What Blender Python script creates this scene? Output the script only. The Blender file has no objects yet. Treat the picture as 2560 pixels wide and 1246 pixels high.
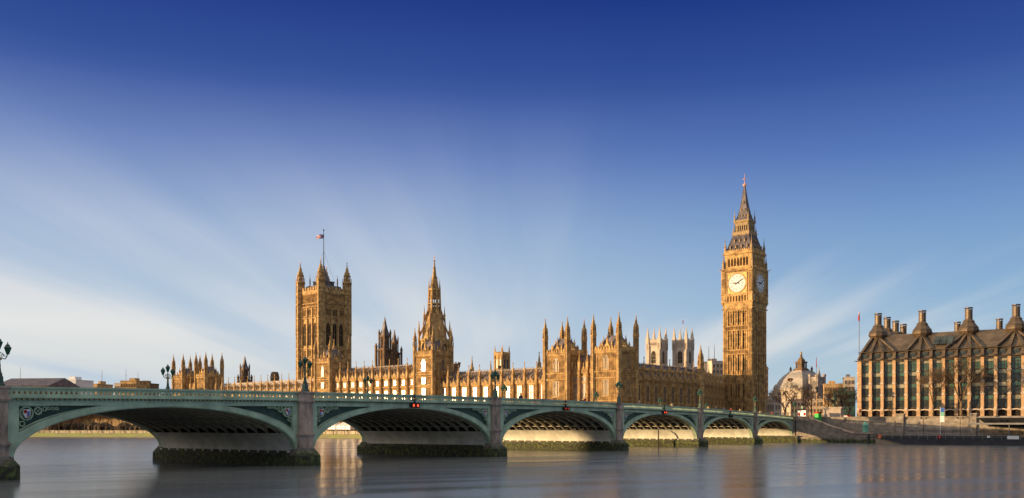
import bpy, math, random
from math import sin, cos, pi, sqrt, radians as R, atan2
from mathutils import Matrix, Vector, noise
random.seed(7)
C = bpy.context.scene.collection
SC = bpy.context.scene

# ------------------------------------------------------------------ camera
# world: +x = along the bridge towards the near bank, +y = downstream (north), z = metres above the water
CAMP = Vector((257.3, 81.0, 4.65)); FW = Vector((-.8246, -.5653, 0)).normalized(); RT = Vector((FW.y, -FW.x, 0))
cd = bpy.data.cameras.new('camera'); cam = bpy.data.objects.new('camera', cd); C.objects.link(cam)
cam.location = CAMP
cam.rotation_euler = (pi/2, 0, atan2(FW.y, FW.x) - pi/2)
cd.sensor_width = 36; cd.lens = 36*2300/2560; cd.shift_y = 442/2560; cd.clip_start = .5; cd.clip_end = 9000
SC.camera = cam
def cz(px, Z, z=0.0):
    """plan position that lies Z metres in front of the viewpoint on bearing px"""
    p = CAMP + FW*Z + RT*((px-1280)/2300*Z); return Vector((p.x, p.y, z))

# ------------------------------------------------------------------ light
SUN_AZ = R(-52); SUN_EL = R(3.9)      # measured from +x towards +y
SD = Vector((cos(SUN_EL)*cos(SUN_AZ), cos(SUN_EL)*sin(SUN_AZ), sin(SUN_EL)))
sl = bpy.data.lights.new('sun', 'SUN'); so = bpy.data.objects.new('sun', sl); C.objects.link(so)
so.location = (300, -300, 200); so.rotation_euler = SD.to_track_quat('Z', 'Y').to_euler()
sl.energy = 5.0; sl.angle = R(.6); sl.color = (1, .69, .36)
SC.view_settings.view_transform = 'Standard'; SC.view_settings.look = 'None'
SC.view_settings.gamma = 1; SC.view_settings.exposure = .55; SC.view_settings.use_curve_mapping = False

def N(nt, typ, **kw):
    n = nt.nodes.new(typ)
    for k, v in kw.items():
        if k.startswith('i_'): n.inputs[int(k[2:])].default_value = v
        else: setattr(n, k, v)
    return n
def ramp(nt, stops, interp='LINEAR'):
    n = nt.nodes.new('ShaderNodeValToRGB'); r = n.color_ramp; r.interpolation = interp
    while len(r.elements) < len(stops): r.elements.new(.5)
    for e, (p, c) in zip(r.elements, stops): e.position = p; e.color = (*c, 1) if len(c) == 3 else c
    return n
def srgb(*c): return tuple(((x/255+.055)/1.055)**2.4 if x > 10 else x/255/12.92 for x in c)
def mixc(nt, f, a, b, mode='MIX'):
    n = nt.nodes.new('ShaderNodeMix'); n.data_type = 'RGBA'; n.blend_type = mode
    for i, v in ((0, f), (6, a), (7, b)):
        if hasattr(v, 'links'): nt.links.new(v, n.inputs[i])
        else: n.inputs[i].default_value = v if i == 0 else (*v, 1) if len(v) == 3 else v
    return n.outputs[2]
def math_(nt, op, a, b=0, c=0, clamp=False):
    n = nt.nodes.new('ShaderNodeMath'); n.operation = op; n.use_clamp = clamp
    for i, v in enumerate((a, b, c)):
        if hasattr(v, 'links'): nt.links.new(v, n.inputs[i])
        else: n.inputs[i].default_value = v
    return n.outputs[0]

W = bpy.data.worlds.new('World'); SC.world = W; W.use_nodes = True
nt = W.node_tree; L = nt.links
bg = nt.nodes['Background']
sky = N(nt, 'ShaderNodeTexSky', sky_type='NISHITA'); sky.sun_disc = False
sky.sun_elevation = SUN_EL; sky.sun_rotation = pi/2 - SUN_AZ; sky.air_density = 1; sky.dust_density = 1.5; sky.ozone_density = 3
tc = N(nt, 'ShaderNodeTexCoord'); sx = N(nt, 'ShaderNodeSeparateXYZ'); L.new(tc.outputs['Generated'], sx.inputs[0])
grad = ramp(nt, [(0, srgb(190,214,222)), (.06, srgb(178,206,224)), (.13, srgb(146,186,222)), (.20, srgb(122,162,212)),
                 (.27, srgb(86,122,192)), (.34, srgb(54,86,163)), (.42, srgb(30,58,138)), (.47, srgb(30,56,132)), (.62, (.62,.60,.57)), (1, (.92,.88,.82))])
L.new(sx.outputs[2], grad.inputs[0])
# brightness round the low sun (behind the viewpoint)
dt = N(nt, 'ShaderNodeVectorMath', operation='DOT_PRODUCT'); L.new(tc.outputs['Generated'], dt.inputs[0]); dt.inputs[1].default_value = SD
dpos = math_(nt, 'MAXIMUM', dt.outputs['Value'], 0)
glow = math_(nt, 'POWER', dpos, 10)
halo = mixc(nt, glow, (0, 0, 0), (2.6, 2.1, 1.5))
# long-exposure cloud streaks, drifting towards one point of the horizon
WD = (FW + RT*(.02)).normalized(); WA = atan2(WD.y, WD.x)
zz = math_(nt, 'ADD', math_(nt, 'MAXIMUM', sx.outputs[2], 0), .05)
dv = N(nt, 'ShaderNodeVectorMath', operation='DIVIDE'); L.new(tc.outputs['Generated'], dv.inputs[0])
cb = N(nt, 'ShaderNodeCombineXYZ'); [L.new(zz, cb.inputs[i]) for i in range(3)]; L.new(cb.outputs[0], dv.inputs[1])
mp = N(nt, 'ShaderNodeMapping'); mp.inputs['Rotation'].default_value = (0, 0, -WA); L.new(dv.outputs[0], mp.inputs[0])
def cloudn(sxv, syv, off, det=5, rough=.5):
    m2 = N(nt, 'ShaderNodeMapping'); m2.inputs['Scale'].default_value = (sxv, syv, 0); m2.inputs['Location'].default_value = off
    L.new(mp.outputs[0], m2.inputs[0])
    nn = N(nt, 'ShaderNodeTexNoise', noise_dimensions='2D'); nn.inputs['Scale'].default_value = 1; nn.inputs['Detail'].default_value = det
    nn.inputs['Roughness'].default_value = rough; L.new(m2.outputs[0], nn.inputs[0]); return nn.outputs[0]
c1 = cloudn(.10, .55, (30, 2.2, 0), 3, .45); c2 = cloudn(.14, 2.2, (7, 2, 0), 4, .5)
cl = math_(nt, 'ADD', math_(nt, 'MULTIPLY', c1, .78), math_(nt, 'MULTIPLY', c2, .22))
lat = N(nt, 'ShaderNodeVectorMath', operation='DOT_PRODUCT'); L.new(tc.outputs['Generated'], lat.inputs[0]); lat.inputs[1].default_value = RT
cover = math_(nt, 'SUBTRACT', math_(nt, 'MULTIPLY_ADD', cl, 2.2, -.54), math_(nt, 'MULTIPLY', lat.outputs['Value'], .62))
cm = N(nt, 'ShaderNodeMapRange', interpolation_type='SMOOTHSTEP'); L.new(cover, cm.inputs[0]); cm.inputs[1].default_value = .28; cm.inputs[2].default_value = .88
fade = ramp(nt, [(0, (.75,)*3), (.10, (1,)*3), (.20, (.75,)*3), (.27, (.36,)*3), (.34, (.08,)*3), (.45, (.02,)*3)]); L.new(sx.outputs[2], fade.inputs[0])
cf = math_(nt, 'MULTIPLY', cm.outputs[0], fade.outputs[0])
ccol = ramp(nt, [(0, srgb(214,222,222)), (.1, srgb(240,241,240)), (.2, srgb(214,221,236)), (.35, srgb(100,130,200))]); L.new(sx.outputs[2], ccol.inputs[0])
vz = ramp(nt, [(0, (.9,)*3), (.10, (.8,)*3), (.17, (.50,)*3), (.22, (.28,)*3), (.29, (.08,)*3), (.36, (0,)*3)]); L.new(sx.outputs[2], vz.inputs[0])
vl = N(nt, 'ShaderNodeMapRange', interpolation_type='SMOOTHSTEP'); L.new(lat.outputs['Value'], vl.inputs[0]); vl.inputs[1].default_value = .46; vl.inputs[2].default_value = -.15; vl.inputs[3].default_value = .10; vl.inputs[4].default_value = .95
veil = mixc(nt, math_(nt, 'MULTIPLY', vz.outputs[0], vl.outputs[0]), grad.outputs[0], srgb(205,219,235))
s1 = mixc(nt, cf, veil, ccol.outputs[0])
s2 = mixc(nt, 1.0, s1, halo, 'ADD')
nis = mixc(nt, 1.0, sky.outputs[0], (.05, .05, .05), 'MULTIPLY')
s3 = mixc(nt, .12, s2, nis)
L.new(s3, bg.inputs[0]); bg.inputs[1].default_value = .683

# ------------------------------------------------------------------ materials
def mat(name, col, rough=.8, var=.25, scale=.6, col2=None, metal=0, bump=0, bscale=4, spec=.5, coord='Object', stretch=(1,1,1), emit=None, emits=0):
    m = bpy.data.materials.new(name); m.use_nodes = True; nt = m.node_tree; b = nt.nodes['Principled BSDF']
    b.inputs['Roughness'].default_value = rough; b.inputs['Metallic'].default_value = metal
    b.inputs['Specular IOR Level'].default_value = spec
    if emit: b.inputs['Emission Color'].default_value = (*emit, 1); b.inputs['Emission Strength'].default_value = emits
    tc = N(nt, 'ShaderNodeTexCoord'); mp = N(nt, 'ShaderNodeMapping'); mp.inputs['Scale'].default_value = stretch
    nt.links.new(tc.outputs[coord], mp.inputs[0])
    if var:
        n = N(nt, 'ShaderNodeTexNoise'); n.inputs['Scale'].default_value = scale; n.inputs['Detail'].default_value = 7; n.inputs['Roughness'].default_value = .65
        nt.links.new(mp.outputs[0], n.inputs[0])
        c2 = col2 or tuple(x*(1-var*1.6) for x in col); c1 = tuple(min(1, x*(1+var*.6)) for x in col)
        r = ramp(nt, [(.36, c2), (.62, c1)]); nt.links.new(n.outputs[0], r.inputs[0]); nt.links.new(r.outputs[0], b.inputs['Base Color'])
    else: b.inputs['Base Color'].default_value = (*col, 1)
    if bump:
        n2 = N(nt, 'ShaderNodeTexNoise'); n2.inputs['Scale'].default_value = bscale; n2.inputs['Detail'].default_value = 5
        nt.links.new(mp.outputs[0], n2.inputs[0]); bp = N(nt, 'ShaderNodeBump'); bp.inputs['Strength'].default_value = bump; bp.inputs['Distance'].default_value = .15
        nt.links.new(n2.outputs[0], bp.inputs['Height']); nt.links.new(bp.outputs[0], b.inputs['Normal'])
    return m
M = {}
M['stone'] = mat('golden limestone', (.53, .335, .125), .85, .35, .5, col2=(.24, .135, .05), bump=.4, bscale=2.5)
M['stone_pale'] = mat('pale limestone', (.58, .37, .16), .85, .22, .4, bump=.25)
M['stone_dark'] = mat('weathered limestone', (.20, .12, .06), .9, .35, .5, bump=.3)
M['white_stone'] = mat('portland stone', (.58, .47, .35), .85, .15, .15, bump=.2)
M['granite'] = mat('bridge granite', (.48, .35, .26), .8, .38, .8, bump=.35, bscale=5, stretch=(1,1,.45))
M['slate'] = mat('lead and iron roof', (.15, .12, .12), .55, .35, .5, bump=.2)
M['slate_warm'] = mat('iron roof tiles', (.22, .15, .11), .55, .4, .7, bump=.2)
M['gold'] = mat('gilding', (.62, .40, .12), .5, .3, 1.5, metal=.3)
M['gilt_vane'] = mat('gilded vane', (.8, .38, .25), .5, 0)
M['green'] = mat('green bridge paint', (.45, .57, .375), .55, .18, .5, bump=.08, bscale=1.2)
M['green_dark'] = mat('dark green paint', (.05, .11, .075), .5, .2, .8)
M['iron_dark'] = mat('black painted iron', (.018, .02, .022), .5, .3, 1)
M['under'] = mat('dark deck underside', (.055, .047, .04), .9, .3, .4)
M['rib'] = mat('cream rib paint', (.52, .47, .35), .6, .2, .8)
M['panel'] = mat('cream springing panels', (.74, .71, .58), .6, .16, .5, bump=.1)
M['lens_red'] = mat('red signal lens', (.8, .05, .02), .3, 0, emit=(1, .06, .02), emits=2.2)
M['lens_dim'] = mat('dull red signal lens', (.4, .03, .02), .3, 0, emit=(1, .05, .02), emits=.35)
M['lens_off'] = mat('unlit red lens', (.25, .02, .02), .3, 0)
M['lantern'] = mat('green lantern glass', (.03, .16, .08), .12, .2, 6)
M['glass'] = mat('window glass with painted glow and pale blinds', (.34, .31, .26), .22, .4, .35, spec=.8)  # pale base colour stands in for reflected sky glow, with blinds behind
M['void'] = mat('louvred opening', (.03, .022, .016), .8, .2, 2, spec=.1)
M['gilt_stone'] = mat('gilded stonework', (.36, .235, .10), .6, .3, 1.5)
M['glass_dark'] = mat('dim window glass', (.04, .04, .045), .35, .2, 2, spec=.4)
M['asphalt'] = mat('asphalt', (.05, .05, .05), .9, .2, 1)
M['ground'] = mat('paved ground', (.17, .15, .125), .9, .25, .1)
M['bark'] = mat('plane bark', (.20, .125, .06), .9, .35, 1.2)
M['twig'] = mat('bare twigs', (.22, .12, .055), .9, .35, .8)
M['bronze'] = mat('statue bronze', (.06, .045, .03), .45, .3, 2, metal=.6)
M['red'] = mat('red paint', (.42, .012, .012), .7, .05, 1, spec=.2)
M['blue'] = mat('blue paint', (.04, .13, .45), .45, .05, 1)
M['white'] = mat('white paint', (.78, .76, .72), .5, .06, 1)
M['black'] = mat('black', (.012, .012, .012), .6, 0)

def stone_courses(m, w=.9, h=.35, depth=.5, mortar=.012, dark=.6):
    """adds ashlar coursing to a material"""
    nt = m.node_tree; b = nt.nodes['Principled BSDF']; src = b.inputs['Base Color'].links[0].from_socket
    tc = N(nt, 'ShaderNodeTexCoord'); sp = N(nt, 'ShaderNodeSeparateXYZ'); nt.links.new(tc.outputs['Object'], sp.inputs[0])
    a = math_(nt, 'ADD', sp.outputs[0], sp.outputs[1]); cb = N(nt, 'ShaderNodeCombineXYZ')
    nt.links.new(a, cb.inputs[0]); nt.links.new(sp.outputs[2], cb.inputs[1])
    br = N(nt, 'ShaderNodeTexBrick'); nt.links.new(cb.outputs[0], br.inputs[0])
    br.inputs['Scale'].default_value = 1; br.inputs['Brick Width'].default_value = w; br.inputs['Row Height'].default_value = h
    br.inputs['Mortar Size'].default_value = mortar; br.inputs['Color1'].default_value = (1,1,1,1); br.inputs['Color2'].default_value = (.78,.78,.78,1); br.inputs['Mortar'].default_value = (dark,)*3+(1,)
    nt.links.new(mixc(nt, 1, src, br.outputs[0], 'MULTIPLY'), b.inputs['Base Color'])
M['ashlar'] = mat('granite ashlar', (.37, .305, .23), .85, .25, .7, bump=.4, bscale=5); stone_courses(M['ashlar'], 1.5, .42, dark=.62, mortar=.02)
M['granite_r'] = mat('rusticated granite', (.27, .235, .215), .8, .25, .9, bump=.3, bscale=6); stone_courses(M['granite_r'], 2.2, .55)

# tide-stained masonry: weed up to a ragged tide line (real staining, fixed in height)
def tide(name, base, line=1.35):
    m = mat(name, base, .85, .3, 1.1, bump=.5, bscale=5); nt = m.node_tree; b = nt.nodes['Principled BSDF']; src = b.inputs['Base Color'].links[0].from_socket
    g = N(nt, 'ShaderNodeNewGeometry'); sp = N(nt, 'ShaderNodeSeparateXYZ'); nt.links.new(g.outputs['Position'], sp.inputs[0])
    n = N(nt, 'ShaderNodeTexNoise'); n.inputs['Scale'].default_value = .9; n.inputs['Detail'].default_value = 6; nt.links.new(g.outputs['Position'], n.inputs[0])
    h = math_(nt, 'ADD', sp.outputs[2], math_(nt, 'MULTIPLY', math_(nt, 'SUBTRACT', n.outputs[0], .5), 2.2))
    n3 = N(nt, 'ShaderNodeTexNoise'); n3.inputs['Scale'].default_value = 2.2; n3.inputs['Detail'].default_value = 5; nt.links.new(g.outputs['Position'], n3.inputs[0])
    wr = ramp(nt, [(.40, (.035, .03, .02)), (.56, (.07, .085, .022)), (.72, (.16, .19, .045))]); nt.links.new(n3.outputs[0], wr.inputs[0])
    mr = N(nt, 'ShaderNodeMapRange'); nt.links.new(h, mr.inputs[0]); mr.inputs[1].default_value = line-.25; mr.inputs[2].default_value = line+.35
    c = mixc(nt, mr.outputs[0], wr.outputs[0], src)
    nt.links.new(c, b.inputs['Base Color']); return m
M['tide'] = tide('weed-stained pier stone', (.16, .14, .115), 1.55)
M['tide_wall'] = tide('weed-stained river wall', (.30, .25, .19), 1.0)

# ------------------------------------------------------------------ mesh builder
class MB:
    def __init__(s): s.v = []; s.f = []; s.m = []; s.mi = 0; s.T = None
    def add(s, vs, fs):
        o = len(s.v)
        if s.T is not None: vs = [tuple(s.T @ Vector(p)) for p in vs]
        s.v += [tuple(p) for p in vs]; s.f += [tuple(i+o for i in f) for f in fs]; s.m += [s.mi]*len(fs)
    def box(s, x0, x1, y0, y1, z0, z1):
        s.add([(x0,y0,z0),(x1,y0,z0),(x1,y1,z0),(x0,y1,z0),(x0,y0,z1),(x1,y0,z1),(x1,y1,z1),(x0,y1,z1)],
              [(0,3,2,1),(4,5,6,7),(0,1,5,4),(1,2,6,5),(2,3,7,6),(3,0,4,7)])
    def cbox(s, x, y, z0, w, d, h): s.box(x-w/2, x+w/2, y-d/2, y+d/2, z0, z0+h)
    def lathe(s, cx, cy, prof, n=8, rot=0, sy=1):
        vs = []; fs = []
        for r, z in prof:
            for k in range(n):
                a = rot+2*pi*k/n; vs.append((cx+r*cos(a), cy+r*sin(a)*sy, z))
        for i in range(len(prof)-1):
            for k in range(n):
                k2 = (k+1) % n; fs.append((i*n+k, i*n+k2, (i+1)*n+k2, (i+1)*n+k))
        fs.append(tuple(range(n-1, -1, -1))); fs.append(tuple(range((len(prof)-1)*n, len(prof)*n)))
        s.add(vs, fs)
    def sq(s, cx, cy, prof): s.lathe(cx, cy, [(w*.7071, z) for w, z in prof], 4, pi/4)   # w = full width
    def tube(s, p, q, r0, r1=None, n=5):
        p = Vector(p); q = Vector(q); d = q-p
        if d.length < 1e-6: return
        r1 = r0 if r1 is None else r1
        z = d.normalized(); x = z.orthogonal().normalized(); y = z.cross(x)
        vs = [tuple(p+(x*cos(2*pi*k/n)+y*sin(2*pi*k/n))*r0) for k in range(n)]+[tuple(q+(x*cos(2*pi*k/n)+y*sin(2*pi*k/n))*r1) for k in range(n)]
        s.add(vs, [(k, (k+1) % n, n+(k+1) % n, n+k) for k in range(n)]+[tuple(range(n-1,-1,-1)), tuple(range(n, 2*n))])
    def path(s, pts, r, n=5):
        for a, b in zip(pts, pts[1:]): s.tube(a, b, r, r, n)
    def prism(s, poly, z0, z1):
        n = len(poly)
        s.add([(x, y, z0) for x, y in poly]+[(x, y, z1) for x, y in poly],
              [tuple(range(n-1,-1,-1)), tuple(range(n, 2*n))]+[(k, (k+1) % n, n+(k+1) % n, n+k) for k in range(n)])
    def plate(s, poly, y0, y1):          # polygon in x-z, thickness along y (front = y0)
        n = len(poly)
        s.add([(x, y0, z) for x, z in poly]+[(x, y1, z) for x, z in poly],
              [tuple(range(n)), tuple(range(2*n-1, n-1, -1))]+[(k, n+k, n+(k+1) % n, (k+1) % n) for k in range(n)])
    def ring(s, cx, cz_, ro, ri, y0, y1, n=20, a0=0, a1=2*pi):
        full = abs(a1-a0-2*pi) < 1e-6; cnt = n if full else n+1
        vs = []
        for k in range(cnt):
            a = a0+(a1-a0)*k/n
            for r, y in ((ro, y0), (ri, y0), (ri, y1), (ro, y1)): vs.append((cx+r*cos(a), y, cz_+r*sin(a)))
        fs = []
        for k in range(n):
            b = (k+1) % cnt if full else k+1
            for j in range(4): fs.append((4*k+j, 4*k+(j+1) % 4, 4*b+(j+1) % 4, 4*b+j))
        s.add(vs, fs)
    def mesh(s, name, mats, smooth=False):
        me = bpy.data.meshes.new(name); me.from_pydata(s.v, [], s.f)
        if not isinstance(mats, (list, tuple)): mats = [mats]
        for m in mats: me.materials.append(M[m] if isinstance(m, str) else m)
        if len(mats) > 1: me.polygons.foreach_set('material_index', s.m)
        if smooth: me.polygons.foreach_set('use_smooth', [True]*len(me.polygons))
        me.update(); return me
    def build(s, name, mats, parent=None, loc=(0,0,0), rz=0, smooth=False, **kw):
        return inst(s.mesh(name, mats, smooth), name, parent, loc, rz, **kw)
def inst(me, name, parent=None, loc=(0,0,0), rz=0, sc=None, label=None):
    o = bpy.data.objects.new(name, me); C.objects.link(o); o.parent = parent; o.location = loc; o.rotation_euler = (0, 0, rz)
    if sc: o.scale = sc if hasattr(sc, '__len__') else (sc,)*3
    if label: o['label'] = label
    return o
def tag(o, label=None, cat=None, group=None, kind=None):
    if label: o['label'] = label
    if cat: o['category'] = cat
    if group: o['group'] = group
    if kind: o['kind'] = kind
    return o
def thing(name, label, cat, loc=(0,0,0), rz=0, group=None):
    o = bpy.data.objects.new(name, None); C.objects.link(o); o.location = loc; o.rotation_euler = (0,0,rz); o.empty_display_size = 1
    return tag(o, label, cat, group)
def copy_tree(o, parent=None):
    c = o.copy(); C.objects.link(c); c.parent = parent
    for ch in [x for x in bpy.data.objects if x.parent == o]: copy_tree(ch, c)
    return c
# ------------------------------------------------------------------ water, land
wm = bpy.data.materials.new('river water'); wm.use_nodes = True; nt = wm.node_tree; b = nt.nodes['Principled BSDF']
b.inputs['IOR'].default_value = 1.33
g = N(nt, 'ShaderNodeNewGeometry')
mp = N(nt, 'ShaderNodeMapping'); mp.inputs['Rotation'].default_value = (0, 0, R(-62)); nt.links.new(g.outputs['Position'], mp.inputs[0])
mp2 = N(nt, 'ShaderNodeMapping'); mp2.inputs['Scale'].default_value = (.22, .02, 1); nt.links.new(mp.outputs[0], mp2.inputs[0])
n1 = N(nt, 'ShaderNodeTexNoise'); n1.inputs['Scale'].default_value = 1; n1.inputs['Detail'].default_value = 4; nt.links.new(mp2.outputs[0], n1.inputs[0])
rr = N(nt, 'ShaderNodeMapRange'); nt.links.new(n1.outputs[0], rr.inputs[0]); rr.inputs[1].default_value = .3; rr.inputs[2].default_value = .7; rr.inputs[3].default_value = .14; rr.inputs[4].default_value = .26
nt.links.new(rr.outputs[0], b.inputs['Roughness'])
cr = ramp(nt, [(.3, (.12, .13, .135)), (.7, (.165, .17, .17))]); nt.links.new(n1.outputs[0], cr.inputs[0]); nt.links.new(cr.outputs[0], b.inputs['Base Color'])
mp3 = N(nt, 'ShaderNodeMapping'); mp3.inputs['Scale'].default_value = (.8, .12, 1); nt.links.new(mp.outputs[0], mp3.inputs[0])
n2 = N(nt, 'ShaderNodeTexNoise'); n2.inputs['Scale'].default_value = 1; n2.inputs['Detail'].default_value = 2; nt.links.new(mp3.outputs[0], n2.inputs[0])
bp = N(nt, 'ShaderNodeBump'); bp.inputs['Strength'].default_value = .045; bp.inputs['Distance'].default_value = .10; nt.links.new(n2.outputs[0], bp.inputs['Height']); nt.links.new(bp.outputs[0], b.inputs['Normal'])
w = MB(); w.add([(-600,-3000,0),(1500,-3000,0),(1500,1500,0),(-600,1500,0)], [(0,1,2,3)])
tag(w.build('water', wm), kind='structure')

SHORE = [(-2,-26.2),(4,-60),(9,-167),(21,-225),(34,-265),(50,-308),(71,-350),(146,-490)]
WALL = [(-4,-26.2),(-1,-60),(3,-167),(14,-228),(26,-268),(41,-310),(61,-352),(134,-494)]
land = MB(); poly = WALL+[(134,-3000),(-3500,-3000),(-3500,-26.2)]
land.prism(poly, -2, 2.3); tag(land.build('riverside_ground', 'ground'), kind='structure')
gr = MB(); gr.box(-3500, -.6, -26.2, -.0, -2, 6.15); gr.prism([(-5.6, 0), (-5.6, 700), (-3500, 700), (-3500, 0)], -2, 6.15)
gr.prism([(-16,-26.2),(-3500,-26.2),(-3500,-75),(-16,-75)], 2.0, 6.15)
tag(gr.build('street_ground', 'ground'), kind='structure')
em = mat('near bank paving', (.2,.18,.16), .9, .2, .2); e = MB(); e.box(262, 900, -1500, 900, -2, 6); tag(e.build('far_bank_ground', em), kind='structure')
fm = mat('foreshore weed and silt', (.40, .42, .07), .95, .2, .22, col2=(.40,.31,.16), coord='Object', bump=.4, bscale=1)
fs = MB()
for (a, b_), (c, d) in zip(zip(SHORE, SHORE[1:]), zip(WALL, WALL[1:])):
    fs.add([(*a,-.05),(*b_,-.05),(*d,1.7),(*c,1.7)], [(0,1,2,3)])
tag(fs.build('foreshore', fm), kind='structure')
# the river wall with its low coping and lamp posts in front of it
rw = thing('river_wall', 'long pale stone river wall above the green foreshore, seen through the near arches', 'wall')
wb = MB()
for a, b_ in zip(WALL, WALL[1:]):
    ax, ay = a; bx, by = b_; d = Vector((bx-ax, by-ay, 0)).normalized(); nn = Vector((d.y, -d.x, 0))*-1
    q = lambda t, o, z: (ax+(bx-ax)*t+nn.x*o, ay+(by-ay)*t+nn.y*o, z)
    for o0, o1, z0, z1 in ((-.0, .6, -.2, 2.45), (-.6, .75, 2.45, 2.7)):
        wb.add([q(0,o0,z0), q(1,o0,z0), q(1,o1,z0), q(0,o1,z0), q(0,o0,z1), q(1,o0,z1), q(1,o1,z1), q(0,o1,z1)],
               [(0,3,2,1),(4,5,6,7),(0,1,5,4),(1,2,6,5),(2,3,7,6),(3,0,4,7)])
M['wall_pale'] = mat('pale river wall stone', (.62, .50, .34), .85, .2, .5, bump=.3); wb.build('wall_face', 'wall_pale', rw)
pm = MB(); pm.tube((0,0,0),(0,0,3.4),.14,.11,6); pm.tube((0,0,3.3),(0,0,3.5),.2,.2,6); pme = pm.mesh('fender_post', 'iron_dark')
k = 0
for i in range(len(WALL)-1):
    a = Vector((*WALL[i],0)); b_ = Vector((*WALL[i+1],0)); d = (b_-a); n_ = int(d.length/5); nn = Vector((-d.y, d.x, 0)).normalized()
    for j in range(n_):
        p = a+d*((j+.5)/n_)+nn*1.2
        if p.x < 140 and i > 0: inst(pme, 'mooring_post', rw, (p.x, p.y, -.4))

# ------------------------------------------------------------------ bridge
M['green_deep'] = mat('green with painted shade', (.045, .09, .06), .6, .2, .8)  # dark backing colour carries the shade inside the tracery openings
SP = [(0,28.8),(32,63.85),(67.05,102.05),(105.25,141.85),(145.05,180.6),(183.5,215.8),(219.2,247.1)]
BW = 26.0; ZS = 1.8
def top(s): return 9.0-1.66*((s-123.6)/123.6)**2
bridge = thing('arched_bridge', 'long green iron bridge of seven low arches on granite piers across the river', 'bridge')
def crown(i): a, b_ = SP[i]; return top((a+b_)/2)-1.85
RIBY = [-1.3-k*1.8 for k in range(14)]
def strip(mb, f, y0, y1, n=48, s0=0, s1=1):
    """solid between lower z and upper z of f(t)->(s, zlo, zhi)"""
    pts = [f(s0+(s1-s0)*k/n) for k in range(n+1)]
    vs = []; fs = []
    for s, lo, hi in pts: vs += [(s,y0,lo),(s,y0,hi),(s,y1,hi),(s,y1,lo)]
    for k in range(n):
        for j in range(4): fs.append((4*k+j, 4*k+4+j, 4*k+4+(j+1) % 4, 4*k+(j+1) % 4))
    fs += [(0,1,2,3), (4*n+3,4*n+2,4*n+1,4*n)]
    mb.add(vs, fs)
for i, (a, b_) in enumerate(SP):
    c = (a+b_)/2; h = (b_-a)/2; bb = crown(i)-ZS
    def inn(s, d=0): return ZS+(bb+d)*sqrt(max(0, 1-((s-c)/(h+d))**2))
    def out(s): return min(ZS+(bb+.62)*sqrt(max(0, 1-((s-c)/(h+1.15))**2)), top(s)-1.26)
    th = lambda t: c-h*cos(pi*t)
    ring = ring1 = MB()
    strip(ring, lambda t: (th(t), inn(th(t)) if 0 < t < 1 else ZS-.3, out(th(t))), 0, -.7, 72)
    ring2 = MB(); strip(ring2, lambda t: (th(t), inn(th(t)) if 0 < t < 1 else ZS-.3, out(th(t))), -BW+.7, -BW, 72)
    # moulded lips following the ring
    for yy, ring in ((( .07, -.02), ring), ((-BW+.02, -BW-.07), ring2)):
        strip(ring, lambda t: ((lambda s: (s, ZS+(bb+.10)*sqrt(max(0,1-((s-c)/(h+.10))**2)), ZS+(bb+.20)*sqrt(max(0,1-((s-c)/(h+.22))**2))))(c-(h-.02)*cos(pi*t))), yy[0], yy[1], 72)
    ar = ring1.build('arch', 'green', bridge); ring2.build('far_arch_ring', 'green', ar)
    # soffit shell
    sh = MB(); zp = 3.8; xs = h*sqrt(1-((zp-ZS)/bb)**2); ta = math.acos(min(1, xs/h))/pi
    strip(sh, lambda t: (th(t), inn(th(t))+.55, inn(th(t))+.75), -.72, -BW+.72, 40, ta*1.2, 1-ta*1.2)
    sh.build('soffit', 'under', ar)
    rb = MB()
    strip(rb, lambda t: (th(t), inn(th(t))+.02, inn(th(t))+.14), -.16, .16, 40, ta, 1-ta)
    strip(rb, lambda t: (th(t), inn(th(t))+.12, inn(th(t))+.58), -.05, .05, 40, ta, 1-ta)
    rme = rb.mesh('rib', 'rib')
    for y in RIBY: inst(rme, 'rib', ar, (0, y, 0))
    br = MB()
    for t in (ta+.035, ta+.10, .30, .42, .58, .70, 1-ta-.10, 1-ta-.035):
        s = th(t); br.box(s-.07, s+.07, -BW+.75, -.75, inn(s)+.16, inn(s)+.30)
    br.build('cross_bracing', 'rib', ar)
    # curved panels at the springing
    for sgn in (-1, 1):
        pn = MB(); vs = []; n = 10; ny = 13
        for k in range(n+1):
            z = ZS-.05+(zp-ZS+.05)*k/n; x = c+sgn*h*sqrt(1-(max(0, z-ZS)/bb)**2)
            vs += [(x-sgn*.03, -.72, z), (x-sgn*.03, -BW+.72, z), (x+sgn*.5, -BW+.72, z), (x+sgn*.5, -.72, z)]
        fs_ = []
        for k in range(n):
            for j in range(4): fs_.append((4*k+j, 4*k+(j+1) % 4, 4*k+4+(j+1) % 4, 4*k+4+j))
        fs_ += [(0,3,2,1), (4*n,4*n+1,4*n+2,4*n+3)]
        pn.add(vs, fs_); pn.build('springing_panel', 'panel', ar, smooth=False)
        sm = MB(); sm.box(-.17, .17, -.16, .16, ZS-.28, ZS-.06); sme = sm.mesh('bearing_block', 'panel')
        for k in range(15): inst(sme, 'bearing_block', ar, (c+sgn*(h-.22), -.9-k*(BW-1.8)/14, 0))
    # fascia, spandrels
    for y0, y1 in ((.035, -.5), (-BW+.5, -BW-.035)): fa = MB(); [fa.box(a+1.6*k-.012, a+1.6*k+.012, *((0, .042) if y0 > 0 else (-BW-.042, -BW)), top(a+1.6*k)-1.66, top(a+1.6*k)-1.27) for k in range(1, int((b_-a)/1.6)+1)]; strip(fa, lambda t: (a-.7+(b_-a+1.4)*t, top(a+(b_-a)*t)-1.68, top(a+(b_-a)*t)-1.24), y0, y1, 16); fa.build('fascia', 'green', bridge)
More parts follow.
